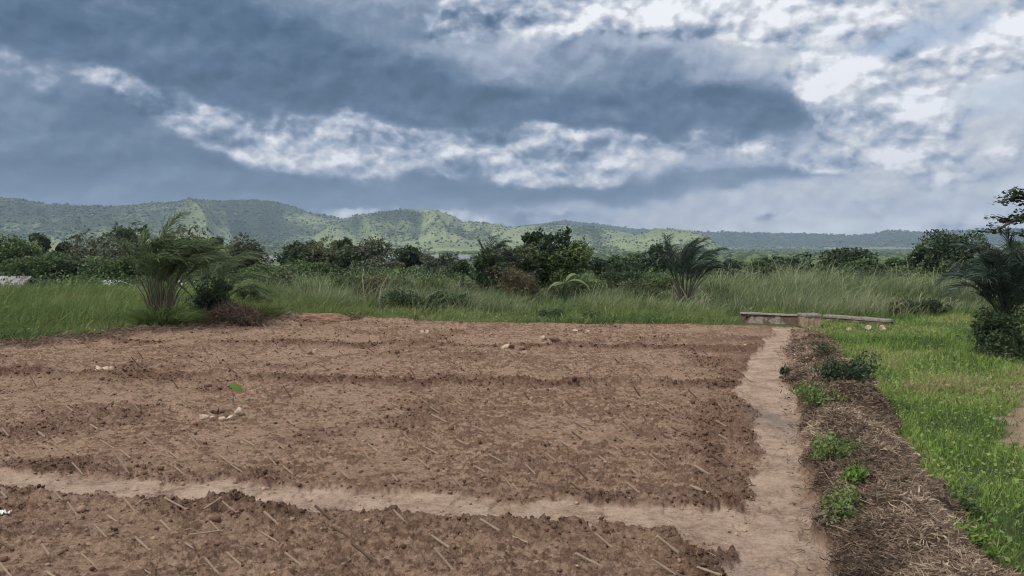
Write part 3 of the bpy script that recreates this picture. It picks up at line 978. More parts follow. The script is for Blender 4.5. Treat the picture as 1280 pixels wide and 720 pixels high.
BUSHES = [
    ('vine-choked column of dark creeper left of the large dark tree', 610, 396, 305, 42, 25.0, 'leaf_dark', dict(n=6500, leaf=.11, lobes=22)),
    ('dark bush filling the foot of the creeper column', 640, 390, 332, 80, 25.5, 'leaf_dark', dict(n=5200, leaf=.10)),
    ('reddish-brown dried bush in front of the large dark tree', 652, 394, 334, 76, 23.5, 'leaf_brown', dict(n=4200, leaf=.07)),
    ('green bush right of the banana plant under the light green tree', 728, 392, 335, 66, 24.5, 'leaf_mid', dict(n=4600)),
    ('dark rounded bush on the rise between banana plant and palm', 781, 385, 330, 52, 27.0, 'leaf_dark', dict(n=4200, leaf=.09)),
    ('mixed green bush left of the standing palm', 822, 393, 340, 62, 24.5, 'leaf_mid', dict(n=4200)),
    ('wide low dark bush left of the thicket behind the grass strip', 520, 390, 364, 92, 20.5, 'leaf_dark', dict(n=5200, lobes=20)),
    ('low dark bush joining the wide one to the creeper column', 575, 390, 366, 60, 20.8, 'leaf_dark', dict(n=3600)),
    ('brown tangled bush in the tall grass left of the wide dark bush', 462, 389, 346, 46, 22.0, 'leaf_brown', dict(n=2600)),
    ('olive bush in the tall grass below the low green tree', 395, 392, 350, 56, 23.0, 'leaf_olive', dict(n=3200)),
    ('pale green bush rising from the grass below the first river strip', 352, 394, 344, 58, 25.0, 'leaf_olive', dict(n=3000)),
    ('rounded green bush between the olive and the brown tangled bushes', 430, 393, 341, 52, 24.5, 'leaf_mid', dict(n=3000)),
    ('straggly olive bush right of the brown tangled bush', 498, 390, 340, 60, 24.0, 'leaf_olive', dict(n=3200)),
    ('mid-green bush above the wide low dark bush', 545, 390, 344, 56, 24.0, 'leaf_mid', dict(n=3000)),
    ('grey-green bush left of the creeper column', 585, 392, 346, 40, 24.4, 'leaf_grey', dict(n=2200)),
    ('low olive bush hiding the foot of the light green tree', 700, 394, 348, 50, 23.8, 'leaf_olive', dict(n=2600)),
    ('sprawling olive bush between the rounded dark bush and the palm', 806, 392, 350, 50, 22.6, 'leaf_olive', dict(n=2600)),
    ('olive bush just right of the lone upright palm', 896, 394, 350, 52, 23.6, 'leaf_olive', dict(n=2600)),
    ('shaggy green bush hiding the foot of the large palm', 204, 413, 380, 50, 16.3, 'leaf_mid', dict(n=3200, leaf=.05, lobes=20)),
    ('green clump at the left corner behind the brown brush pile', 318, 398, 356, 46, 20.5, 'leaf_mid', dict(n=3200)),
    ('dark bush in the long grass at the far left below the roof', 20, 390, 366, 66, 26.0, 'leaf_mid', dict(n=2800)),
    ('purplish dark shrub right of the second concrete wall', 1122, 408, 378, 50, 19.6, 'leaf_brown', dict(n=2600, leaf=.06)),
    ('dark green shrub at the end of the second concrete wall', 1150, 409, 374, 56, 19.4, 'leaf_dark', dict(n=3200, leaf=.07)),
    ('low dark weed clump on the grass strip near the stones', 690, 403, 388, 46, 18.6, 'leaf_dark', dict(n=1700, leaf=.05)),
    ('low green weed clump right of the dark one on the grass strip', 742, 404, 391, 46, 18.4, 'leaf_mid', dict(n=1500, leaf=.05)),
    ('small leafy weed at the left end of the block wall', 934, 404, 392, 14, 17.6, 'leaf_dark', dict(n=500, leaf=.04, stems=False)),
    ('dark bushy shrub between the big palm and the brown brush pile', 264, 408, 343, 60, 17.4, 'leaf_dark', dict(n=6500, leaf=.055, lobes=20)),
    ('dark shrub spreading over the straw heap beside the path', 1056, 476, 447, 78, 10.4, 'leaf_dark', dict(n=3400, leaf=.035, lobes=18)),
    ('little dark-leaved seedling at the right edge of the path', 984, 475, 459, 22, 10.3, 'leaf_dark', dict(n=420, leaf=.045, lobes=6)),
    ('small green weed on the heap just below the dark shrub', 1024, 510, 484, 60, 8.6, 'grass', dict(n=1200, leaf=.03, flat=2, lobes=22)),
    ('leafy green weed patch halfway down the left side of the heap', 1046, 574, 546, 64, 6.6, 'grass', dict(n=1000, leaf=.03, flat=1.7, lobes=22)),
    ('bright yellow-green weed on the heap, the brightest one', 1072, 608, 578, 36, 5.85, 'leaf_bright', dict(n=620, leaf=.032, lobes=8)),
    ('scruffy green weed below the bright yellow-green one', 1052, 632, 606, 60, 5.5, 'grass', dict(n=600, leaf=.026, flat=1.6, lobes=22)),
    ('broad-leaved weed in the lawn at the heap edge, nearest the viewer', 1216, 690, 648, 50, 4.5, 'leaf_bright', dict(n=500, leaf=.034, lobes=9)),
    ('leafy weed in the lawn where the bare track meets the heap side', 1196, 648, 600, 60, 5.0, 'leaf_mid', dict(n=700, leaf=.03, lobes=9)),
    ('brown-green weed on the far end of the heap near the block', 1030, 446, 424, 34, 12, 'leaf_olive', dict(n=800, leaf=.035, flat=2.0)),
]
for i, (lb, px, ba, tp, w, dd_, mt, kw) in enumerate(BUSHES):
    nm = 'weed' if 'weed' in lb or 'seedling' in lb else 'bush'
    bush(lb, px, ba, tp, w, dd_, mt, seed=500 + i, name=nm, cat='weed' if nm == 'weed' else 'bush', **kw)

# ------------------------------------------------------------------ palms
def frond(parent, matn, base, heading, elev, length, droop, wind, leaflet, seed, bare=.34, lw=.013, nl=62):
    g = np.random.default_rng(seed)
    K = 16
    d = np.array([math.cos(heading) * math.cos(elev), math.sin(heading) * math.cos(elev), math.sin(elev)])
    pts = [np.array(base, float)]
    for k in range(K):
        pts.append(pts[-1] + d * length / K)
        t = (k + 1) / K
        d = unit(d + np.array([wind[0], wind[1], 0]) * t ** 1.5 * .16 + np.array([0, 0, -droop * t ** 1.6 * .24]))
    pts = np.array(pts)
    a = Acc()
    tube(a, pts, np.linspace(.017, .003, len(pts)) * (length / 1.6) ** .5, .85, 5, cap=False)
    s = np.linspace(bare, .995, nl) + g.normal(0, .003, nl)
    s = np.clip(s, 0, 1)
    P = np.stack([np.interp(s * K, np.arange(K + 1), pts[:, i]) for i in range(3)], 1)
    gr = np.gradient(pts, axis=0)
    T = unit(np.stack([np.interp(s * K, np.arange(K + 1), gr[:, i]) for i in range(3)], 1))
    upv = np.array([0, 0, 1.0])
    S = unit(np.cross(T, upv) + 1e-6)
    q = (s - bare) / (1 - bare)
    for sg in (-1, 1):
        ll = leaflet * (.45 + .75 * np.sin(np.pi * np.clip(q, 0, 1) ** .7 * .9 + .1)) * g.uniform(.75, 1.15, nl)
        D0 = T * g.uniform(.5, 1.0, (nl, 1)) + S * sg * g.uniform(.5, 1.0, (nl, 1)) + upv * g.uniform(-.15, .45, (nl, 1))
        bend = np.array([wind[0] * .55, wind[1] * .5, -.5]) + g.normal(0, .12, (nl, 3))
        ribbons(a, P, D0, ll, lw, bend, np.clip(g.normal(.45, .22, nl), 0, 1), 4, .1)
    return a.build('frond', M[matn], parent)


def palm(label, px, base, dist, nf, length, crown_h, matn, seed, wind=(.6, 0), trunk_r=.12, elev=(48, 86), stubs=24, leaflet=.36, group='palms', bare=.34, droop=(.7, 1.2), stub_l=.8, lw=.013, heads=None, stub_e=(.85, 1.45)):
    g = np.random.default_rng(seed)
    b0 = at(px, base, dist)
    z = float(height(b0[0], dist)[0])
    ro = thing('palm', label, 'palm', (b0[0], dist, z), group)
    for i in range(nf):
        hd = i * 2.39996 + g.normal(0, .15)
        t = (i + .5) / nf
        ev = math.radians(elev[1] + (elev[0] - elev[1]) * t ** .8 + g.normal(0, 4))
        frond(ro, matn, (math.cos(hd) * trunk_r * .5, math.sin(hd) * trunk_r * .5, crown_h * (1.0 - .4 * t)), hd, ev, length * g.uniform(.82, 1.1), g.uniform(*droop), wind, leaflet, seed * 50 + i, bare, lw)
    for j, (hd, ed, lk) in enumerate(heads or []):
        frond(ro, matn, (0, 0, crown_h * .8), hd, math.radians(ed), length * lk, .7, wind, leaflet, seed * 50 + 40 + j, bare, lw)
    tr = Acc()
    tube(tr, [(0, 0, -.05), (0, 0, crown_h * .5), (0, 0, crown_h * 1.02)], [trunk_r * 1.15, trunk_r, trunk_r * .7], .3, 10)
    n = 90
    an = g.uniform(0, 2 * np.pi, n); hh = g.uniform(.0, crown_h, n)
    ribbons(tr, np.stack([np.cos(an) * trunk_r * .9, np.sin(an) * trunk_r * .9, hh], 1), np.stack([np.cos(an) * .35, np.sin(an) * .35, np.full(n, 1.0)], 1), .22, .04, np.array([0, 0, .1]), g.random(n), 2)
    tr.build('trunk', M['stalk'], ro)
    for i in range(stubs):
        a = g.uniform(0, 2 * np.pi)
        st = Acc()
        L_ = g.uniform(.55, 1.15) * stub_l
        c, s = math.cos(a), math.sin(a)
        e = g.uniform(*stub_e)
        p0 = np.array([c * trunk_r * .8, s * trunk_r * .8, g.uniform(.1, .7) * crown_h])
        p1 = p0 + np.array([c * math.cos(e), s * math.cos(e), math.sin(e)]) * L_ * .6
        p2 = p1 + np.array([c * math.cos(e) * 1.5, s * math.cos(e) * 1.5, math.sin(e) * .8]) * L_ * .4
        tube(st, [p0, p1, p2], [.020, .014, .008], .3 + .7 * g.random(), 5)
        st.build('dry_stalk', M['stalk'], ro)
    return ro


palm('large windblown palm with brown stalk bases at the left field corner', 201, 411, 16.6, 24, 1.66, .42, 'palm', 3, wind=(.8, -.1), trunk_r=.21, stubs=46, leaflet=.42, elev=(74, 90), droop=(1.0, 1.7), bare=.46, lw=.016, stub_e=(1.2, 1.52), stub_l=.9, heads=[(.3, 66, 1.15), (-.5, 60, 1.1), (.1, 56, 1.15), (.9, 62, 1.1), (-.2, 70, 1.2), (3.4, 88, 1.32)])
palm('small palm half hidden in the dark shrub behind the large one', 262, 400, 18.2, 14, 1.7, .35, 'palm', 5, wind=(.9, 0), trunk_r=.08, stubs=5, elev=(45, 75))
palm('lone upright palm at the back edge of the field', 857, 389, 21.2, 19, 1.62, .38, 'palm_blue', 8, wind=(.6, 0), trunk_r=.13, stubs=30, leaflet=.36, elev=(64, 88), bare=.40, droop=(.8, 1.5), stub_e=(.9, 1.5), stub_l=.7, lw=.015)
palm('dark bluish palm at the right edge of the lawn', 1256, 442, 12.4, 27, 1.15, .8, 'palm_blue', 11, wind=(-.2, 0), trunk_r=.10, stubs=10, leaflet=.34, elev=(52, 86), bare=.25, droop=(.9, 1.8), stub_l=.5, lw=.015)
palm('small arching palm tuft on top of the creeper column', 616, 392, 26.0, 12, .8, 1.35, 'palm_blue', 14, wind=(.7, 0), trunk_r=.08, stubs=2, elev=(35, 80), bare=.15, stub_l=.3)
bush('dense dark creeper wrapped round the foot of the right palm', 1250, 447, 372, 66, 12.4, 'leaf_dark', n=9000, leaf=.05, lobes=34, seed=701, flat=1.0, low=True)

# leafy tuft round the big palm's foot
def tuft(name, label, px, base, dist, rad, n, hgt, matn, cat, seed, lean=.6, group=None):
    g = np.random.default_rng(seed)
    b0 = at(px, base, dist); z = float(height(b0[0], dist)[0])
    r = rad * g.random(n) ** .5; a = g.uniform(0, 2 * np.pi, n)
    P = np.stack([r * np.cos(a), r * np.sin(a), np.full(n, -.02)], 1)
    D0 = np.stack([np.cos(a) * r / rad * lean, np.sin(a) * r / rad * lean, np.ones(n)], 1) + g.normal(0, .15, (n, 3))
    acc = Acc()
    ribbons(acc, P, D0, g.uniform(.5, 1.1, n) * hgt, .018, np.stack([np.cos(a) * .5 + .15, np.sin(a) * .5, np.full(n, -.7)], 1) * .8, np.clip(g.normal(.35, .2, n), 0, 1), 4)
    o = acc.build(name, M[matn])
    o.location = (b0[0], dist, z)
    return tag(o, label, cat, group)


tuft('grass_tuft', 'thick drooping grass tuft around the foot of the large palm', 206, 414, 16.2, .42, 2600, .62, 'grass', 'grass tuft', 41)
tuft('grass_tuft', 'bright grass tuft right of the brown brush pile', 326, 405, 18.0, .35, 1200, .5, 'grass', 'grass tuft', 42)
tuft('grass_tuft', 'dry grass tuft standing before the dark shrub by the large palm', 238, 410, 16.6, .25, 600, .4, 'straw', 'grass tuft', 43)

# banana plant
bp_ = at(706, 392, 21.5); bz_ = float(height(bp_[0], 21.5)[0])
ro = thing('banana_plant', 'small banana plant with three arching pale leaves before the thicket', 'banana plant', (bp_[0], 21.5, bz_))
a = Acc(); tube(a, [(0, 0, 0), (0, 0, .45), (0.01, 0, .72)], [.06, .045, .03], .4, 8); a.build('stem', M['leaf_mid'], ro)
for k, (dx, dy, ev, ln_, dr) in enumerate([(-1, .1, .55, .62, 1.5), (1, -.15, .75, .85, 1.5), (.5, .2, 1.2, .72, 2.4), (-.5, -.4, .35, .45, .9), (.8, .5, .35, .6, 1.0)]):
    K = 10; d = unit(np.array([dx * math.cos(ev), dy * math.cos(ev), math.sin(ev)])); p = np.array([0, 0, .68]); pts = [p]
    for j in range(K):
        p = p + d * ln_ / K; d = unit(d + np.array([0, 0, -dr * .16])); pts.append(p)
    pts = np.array(pts); tg = unit(np.gradient(pts, axis=0)); sd_ = unit(np.cross(tg, [0, 0, 1.0])); nn = np.cross(sd_, tg)
    wv = .115 * np.sin(np.pi * np.clip(np.linspace(.04, .97, K + 1), 0, 1)) ** .6
    wv[:2] *= .25
    v = np.stack([pts - sd_ * wv[:, None] - nn * wv[:, None] * .35, pts, pts + sd_ * wv[:, None] - nn * wv[:, None] * .35], 1).reshape(-1, 3)
    f = [];
    for j in range(K):
        f += [[3 * j, 3 * j + 1, 3 * j + 4, 3 * j + 3], [3 * j + 1, 3 * j + 2, 3 * j + 5, 3 * j + 4]]
    a = Acc(); a.add(v, np.array(f), .85 if k < 3 else .5); a.build('leaf', M['leaf_mid'], ro, smoothed=True)

# tree on the right whose branch reaches into the frame
ro = thing('broadleaf_tree', 'tree beyond the right edge reaching a dark leafy branch into the sky', 'tree', (9.6, 11.5, 0))
b = Acc()
tube(b, [(0, 0, -.1), (.05, 0, 1.2), (-.1, .05, 2.2), (.1, .1, 3.4)], [.16, .12, .09, .05], .5, 9)
b.build('trunk', M['bark'], ro)
g = np.random.default_rng(77)
ends = []
root_l = np.array([9.6, 11.5, 0])
for (pxs, nl_) in (([(1330, 262), (1300, 262), (1275, 272), (1252, 284), (1232, 291)], 0), ([(1320, 255), (1290, 250), (1268, 246), (1252, 252)], 0), ([(1300, 250), (1280, 243), (1262, 238)], 0), ([(1290, 272), (1262, 276), (1245, 270)], 0), ([(1330, 285), (1295, 290), (1270, 292)], 0)):
    pts = [np.array([-.05, .05, 2.2])] + [at(p[0], p[1], 11.4 - i * .1) - root_l for i, p in enumerate(pxs)]
    b = Acc(); tube(b, pts, np.linspace(.05, .006, len(pts)), .5, 6); b.build('branch', M['bark'], ro)
    ends.append(np.array(pts[1:]))
a = Acc()
for e in ends:
    for i in range(len(e) - 1):
        m = 9
        for j in range(m):
            c = e[i] + (e[i + 1] - e[i]) * (j + g.random()) / m + g.normal(0, [.06, .06, .03])
            k = 9
            leaves(a, c + g.normal(0, [.05, .05, .018], (k, 3)), g.uniform(.05, .09, k), g.random(k) * .5, nrm=np.array([0, 0, 2.2]), aspect=.6)
p, u, lt, lc = crown_points(3500, np.array([.5, .3, 3.2]), 1.3, 1.2, .8, 12, 78)
p = p[p[:, 0] + 9.6 > 7.9]
leaves(a, p, .1, np.random.default_rng(2).random(len(p)), nrm=np.array([0, 0, 1.0]))
a.build('crown', M['leaf_dark'], ro)

# ------------------------------------------------------------------ grasses (nobody could count them)
def scatter(n, x0, x1, y0, y1, test, g, inv=True):
    x = g.uniform(x0, x1, n); y = g.uniform(y0, y1, n)
    k = test(x, y)
    return x[k], y[k]


def inview(x, y, m=1.12):
    return np.abs(x) < y * (640 / FPX) * m + .3


g = np.random.default_rng(91)
# lawn right of the heap
acc = Acc()
x, y = scatter(380000, 1.2, 14, 3.6, 20, lambda x, y: (x > Mo_r(y) + .05 * np.sin(y * 5) - .04) & inview(x, y) & (y < np.where(x > 4.7, 19.9, 17.0)) & (np.random.default_rng(1).random(len(x)) < np.clip(7.0 / y, .25, 1.0) ** 1.2), g)
hh, dk_, gr_, pt_, st_, wt_ = field(x, y)[:6]
keep = g.random(len(x)) < np.clip(gr_ * (1 - pt_ * 1.6), .04, 1)
x, y, hh = x[keep], y[keep], hh[keep]
n = len(x)
cl = fbm(x, y, .55, 3, 17)
cl2 = fbm(x, y, 2.2, 3, 19)
ln_ = np.clip(.075 + .09 * cl + .03 * g.normal(size=n), .02, .22) * (1 - .35 * sstep(y, 13, 16) + 1.2 * sstep(y, 17.6, 19.5))
ribbons(acc, np.stack([x, y, hh - .01], 1), np.stack([g.normal(0, .45, n), g.normal(0, .45, n), np.ones(n)], 1), ln_, np.clip(.0035 + .0011 * y, .006, .017), np.array([.12, 0, -.35]) + g.normal(0, .2, (n, 3)), np.clip(.52 + .6 * cl + .8 * cl2 + .18 * g.normal(size=n), 0, 1), 2)
k = g.random(n) < .16
leaves(acc, np.stack([x[k], y[k], hh[k] + ln_[k] * .6], 1), g.uniform(.02, .045, k.sum()), np.clip(.6 + .6 * cl2[k] + .15 * g.normal(size=k.sum()), 0, 1), nrm=np.array([0, 0, 1.6]), aspect=.7)
o = acc.build('lawn_grass', M['lawn'])
tag(o, 'short lush green grass and clover right of the straw heap', 'grass', kind='stuff')

def tussocks(name, label, matn, n, per, x0, x1, y0, y1, test, hfun, tone0, seed, lean=.42, w=.015, heads=.06, spreadr=.16):
    g = np.random.default_rng(seed)
    cx, cy = scatter(n, x0, x1, y0, y1, test, g)
    n = len(cx)
    H = hfun(cx, cy) * g.uniform(.65, 1.3, n)
    tn = np.clip(tone0 + .55 * fbm(cx, cy, 2.4, 4, seed + 2) + .13 * g.normal(size=n), .05, .95)
    mass = g.uniform(.5, 1.3, n)
    i = np.repeat(np.arange(n), per)
    k = g.random(len(i)) < mass[i] / 1.3
    i = i[k]; m = len(i)
    ox, oy = g.normal(0, 1, m), g.normal(0, 1, m)
    r = spreadr * (.6 + H[i])
    x, y = cx[i] + ox * r, cy[i] + oy * r
    z = np.where(y < 24.5, field(x, np.minimum(y, 25))[0], terrain(x, y) - .05)
    hh = np.clip(H[i] * g.uniform(.45, 1.12, m), .05, 1.7)
    wl = fbm(cx, cy, 1.6, 2, seed + 5)[i] * .5
    D0 = np.stack([.10 + ox * .16 + g.normal(0, .19, m), oy * .16 + g.normal(0, .19, m), np.ones(m)], 1)
    bend = np.stack([lean + wl + ox * .15 + g.normal(0, .24, m), oy * .12 + g.normal(0, .12, m), -.30 - .25 * g.random(m)], 1)
    acc = Acc()
    ribbons(acc, np.stack([x, y, z - .01], 1), D0, hh, w * g.uniform(.7, 1.4, m), bend, np.clip(tn[i] + .15 * g.normal(size=m), 0, .95), 4)
    # leafy forbs among the blades
    k = g.random(m) < .16
    leaves(acc, np.stack([x[k] + g.normal(0, .04, k.sum()), y[k], z[k] + hh[k] * g.uniform(.2, .75, k.sum())], 1), g.uniform(.03, .075, k.sum()), np.clip(tn[i][k] - .1 + .2 * g.normal(size=k.sum()), 0, .9), nrm=np.array([0, 0, .7]))
    if heads:
        k = g.random(m) < heads * sstep(fbm(cx, cy, 2.5, 3, seed + 9)[i], -.25, .3)
        q = k.sum()
        ribbons(acc, np.stack([x[k], y[k], z[k]], 1), D0[k], hh[k] * 1.18, .008, bend[k] * .8, np.clip(.82 + .08 * g.normal(size=q), 0, 1), 4, tipw=1.6)
    o = acc.build(name, M[matn])
    tag(o, label, 'grass', kind='stuff')
    return o


def strip(x, y): return (y > Far(x) + np.where(x < -4.2, .8, .06)) & (y < Far(x) + 3.0) & inview(x, y, 1.1) & (x < 4.7)
tussocks('field_edge_grass', 'knee-high green grass and weeds along the back edge of the bare field', 'grass', 4200, 34, -14, 5, 14, 23, strip,
         lambda x, y: np.clip(.15 + .06 * (y - Far(x)) + .34 * fbm(x, y, .9, 3, 27), .05, .6), .52, 281, heads=.02, w=.012, spreadr=.22, lean=.2)


def lf(x, y): return (y > Far(x) + .75) & inview(x, y, 1.08) & (x < -y * .20) & (y < 30)
tussocks('tall_grass', 'bright green tall grass leaning in the wind left of the large palm', 'grass', 5200, 44, -22, -3, 14, 30, lf,
         lambda x, y: .32 + .24 * sstep(y - Far(x), .6, 5) + .30 * fbm(x, y, 1.5, 3, 37), .55, 301, heads=.03)


def rg(x, y): return (y > Far(x) + 2.2) & inview(x, y, 1.08) & (x > -y * .36) & (y < 31) & ((x < 3.0) | (y > 19.3))
def rh(x, y):
    right = sstep(x, 4.0, 6.0)
    mid = sstep(x, -2.2, -1.2) * (1 - sstep(x, 5.0, 6.0))       # the thicket keeps the grass low
    return (.50 + .22 * right * sstep(y, 20, 24) + .75 * fbm(x, y, 1.3, 4, 47)) * (1 - .28 * mid)
tussocks('tall_grass', 'grey-green tall grass with seed heads behind the field and the concrete walls', 'tall', 6200, 46, -12, 21, 18, 31, rg, rh, .52, 321, lean=.22, heads=.12)

# scrub between the grass and the trees, out to the river
acc = Acc()
n = 3000
ra = np.radians(g.uniform(-36, 36, n)); r_ = 34 * np.exp(g.random(n) * math.log(30))
bx, by = r_ * np.sin(ra), r_ * np.cos(ra)
bz = terrain(bx, by) - .1
sz = np.clip(.9 + r_ * .006, .9, 4.5) * g.uniform(.5, 1.3, n)
m = 90
c = np.repeat(np.stack([bx, by, bz], 1), m, 0); s = np.repeat(sz, m)
u = unit(g.normal(size=(n * m, 3))); u[:, 2] = np.abs(u[:, 2])
P = c + u * s[:, None] * g.uniform(.4, 1.05, (n * m, 1)) * np.array([1.2, 1.2, .85])
leaves(acc, P, s * g.uniform(.07, .16, n * m), np.clip(np.repeat(g.random(n), m) * .6 + .45 * g.random(n * m), 0, 1), nrm=np.array([0, 0, .8]))
o = acc.build('scrub', M['leaf_mid'])
tag(o, 'unbroken low scrub filling the valley floor between the trees', 'scrub', kind='stuff')

# dead grass on the heap
acc = Acc()
def hp(x, y):
    t = (x - V_r(y)) / np.maximum(Mo_r(y) - V_r(y), .05)
    return (t > -.2) & (t < 1.25)
x, y = scatter(1250000, .4, 7, 2.7, 17, lambda x, y: hp(x, y) & (np.random.default_rng(4).random(len(x)) < np.clip(5.5 / y, .2, 1) ** 1.15), g)
F_ = field(x, y); k = g.random(len(x)) < F_[4] + .02; x, y = x[k], y[k]; hh = F_[0][k]; n = len(x); cl = fbm(x, y, .4, 3, 57)
an = g.uniform(0, 2 * np.pi, n)
ribbons(acc, np.stack([x, y, hh + .028 * g.random(n)], 1), np.stack([np.cos(an), np.sin(an), g.normal(.12, .3, n)], 1), g.uniform(.02, .075, n) * (1 + 1.1 * (g.random(n) < .03)), np.clip(.0018 + .0006 * y, .0025, .009) * g.uniform(.6, 1.7, n) * (1 + 1.4 * (g.random(n) < .04)), g.normal(0, .7, (n, 3)) + np.array([0, 0, -.25]), np.clip(.36 + .7 * cl + .2 * g.normal(size=n) + .35 * (g.random(n) < .06), 0, 1), 4, tipw=.5)
o = acc.build('dead_grass', M['straw'])
tag(o, 'tangled brown dead grass raked into a long heap beside the path', 'dead grass', kind='stuff')

# dry litter on the bare bund at the left
acc = Acc()
x, y = scatter(60000, -13, -3.4, 13, 20, lambda x, y: (y > Far(x) - .15) & (y < Far(x) + 1.0) & inview(x, y), g)
n = len(x); hh = height(x, y); an = g.uniform(0, 2 * np.pi, n)
ribbons(acc, np.stack([x, y, hh + .02 * g.random(n)], 1), np.stack([np.cos(an), np.sin(an), g.normal(.2, .35, n)], 1), g.uniform(.05, .2, n), .010, g.normal(0, .35, (n, 3)) + np.array([0, 0, -.2]), np.clip(.35 + .25 * g.normal(size=n), 0, 1), 3, tipw=.5)
o = acc.build('dry_litter', M['straw'])
tag(o, 'dry brown grass litter on the low bank at the left field edge', 'dead grass', kind='stuff')

# brown brush pile
g = np.random.default_rng(19)
pb = at(292, 411, 16.9); pz = float(height(pb[0], 16.9)[0])
acc = Acc(); n = 6500
u = unit(g.normal(size=(n, 3))); u[:, 2] = np.abs(u[:, 2])
P = u * np.array([.72, .35, .36]) * g.uniform(.3, 1, (n, 1)) * (1 + .35 * fbm(u[:, 0] * 2, u[:, 2] * 2, .6, 3, 5))[:, None]
ribbons(acc, P, g.normal(size=(n, 3)) + np.array([0, 0, .1]), g.uniform(.05, .2, n), .010, g.normal(0, .3, (n, 3)) + np.array([0, 0, -.2]), np.clip(.28 + .25 * g.normal(size=n), 0, 1), 3, tipw=.4)
for i in range(70):
    p0 = P[g.integers(0, n)]; d_ = unit(g.normal(size=3) + np.array([0, 0, .5]))
    tube(acc, [p0, p0 + d_ * .18, p0 + d_ * .34 + g.normal(0, .03, 3)], [.009, .007, .003], g.random() * .4, 4)
o = acc.build('brush_pile', M['straw']); o.location = (pb[0], 16.9, pz)
tag(o, 'brown pile of cut brush and uprooted roots right of the large palm', 'brush pile')

# straw bits and twigs lying on the soil
acc = Acc()
x, y = scatter(26000, -9, 3, 3.6, 17, lambda x, y: (x < V_l(y)) & (y < Far(x)) & inview(x, y) & (np.random.default_rng(8).random(len(x)) < np.clip(4.6 / y, .05, 1) ** 2) , g)
hh, dk_, gr_, pt_, st_, wt_ = field(x, y)[:6]
k = (g.random(len(x)) < .15 + .8 * (y < A_lo(x))) & (pt_ < .3)
x, y, hh = x[k], y[k], hh[k]; n = len(x); an = g.uniform(0, 2 * np.pi, n)
ribbons(acc, np.stack([x, y, hh + .004], 1), np.stack([np.cos(an), np.sin(an), g.normal(.12, .2, n)], 1), g.uniform(.015, .075, n), .0028, g.normal(0, .4, (n, 3)), np.clip(.45 + .25 * g.normal(size=n), 0, 1), 3, tipw=.6)
o = acc.build('rootlets', M['straw'])
tag(o, 'fine dry roots and straw bits scattered over the tilled soil', 'straw bits', kind='stuff')

# ------------------------------------------------------------------ clods
def ico(sub):
    import bmesh
    bm = bmesh.new(); bmesh.ops.create_icosphere(bm, subdivisions=sub, radius=1)
    v = np.array([p.co[:] for p in bm.verts]); f = np.array([[q.index for q in p.verts] for p in bm.faces]); bm.free()
    return v, f


acc = Acc()
g = np.random.default_rng(29)
iv, fa = ico(1)
x, y = scatter(230000, -13, 3, 3.6, 20, lambda x, y: (x < V_l(y) + .08) & (y < Far(x) + .2) & inview(x, y) & (np.random.default_rng(9).random(len(x)) < np.clip(6 / y, .2, 1)), g)
hh, dk_, gr_, pt_, st_, wt_ = field(x, y)[:6]
k = (g.random(len(x)) < (.05 + .95 * dk_ ** 1.3) * (1 - pt_ * .86) + .05 * pt_ + .4 * (pt_ > .02) * (pt_ < .98) + .02) & (gr_ < .5)
x, y, hh, dk_ = x[k], y[k], hh[k], dk_[k]; n = len(x)
sz = (.004 + .010 * g.random(n) ** 2.5 + .014 * (g.random(n) < .04) * g.random(n)) * (1 + .035 * y)
v = iv[None] * g.uniform(.65, 1.25, (n, len(iv), 1)) * (sz[:, None] * g.uniform(.7, 1.4, (n, 3)))[:, None, :]
v[:, :, 2] *= .8
v = v + np.stack([x, y, hh + sz * .3], 1)[:, None, :]
acc.add(v.reshape(-1, 3), (fa[None] + (np.arange(n) * len(iv))[:, None, None]).reshape(-1, 3), np.repeat(np.clip(.55 - .35 * dk_ + .35 * pt_[k] + .2 * g.normal(size=n), 0, 1), len(iv)))
o = acc.build('soil_clods', M['clod'])
tag(o, 'crumbly brown clods of turned earth strewn over the beds', 'clods', kind='stuff')

# ------------------------------------------------------------------ stones
def rock(name, label, px, py, size, matn, seed, group=None, flat=.7, cat='stone', zoff=.3, wide=1.0):
    flat = max(flat, .8)
    g = np.random.default_rng(seed)
    v, f = ico(3)
    d = 1 + .0 * v[:, :1]
    for _ in range(13):      # chop with planes for facets
        nrm = unit(g.normal(size=3)); c = g.uniform(.45, .8)
        s = v @ nrm
        v = v - np.maximum(s - c, 0)[:, None] * nrm
    v = v * np.array([wide, .85, flat]) + .03 * g.normal(size=v.shape) * 0
    v[:, 2] += .05 * np.sin(v[:, 0] * 5 + seed)
    a = g.uniform(-.5, .5); R = np.array([[math.cos(a), -math.sin(a), 0], [math.sin(a), math.cos(a), 0], [0, 0, 1]])
    v = v @ R.T * size * (1.2 if group == G1 else 1.4)
    p = spt(px, py); z = p[2]
    o = mesh(name, v, f, M[matn], None)
    o.location = (p[0], p[1], z + size * flat * (zoff + .2))
    return tag(o, label, cat, group)


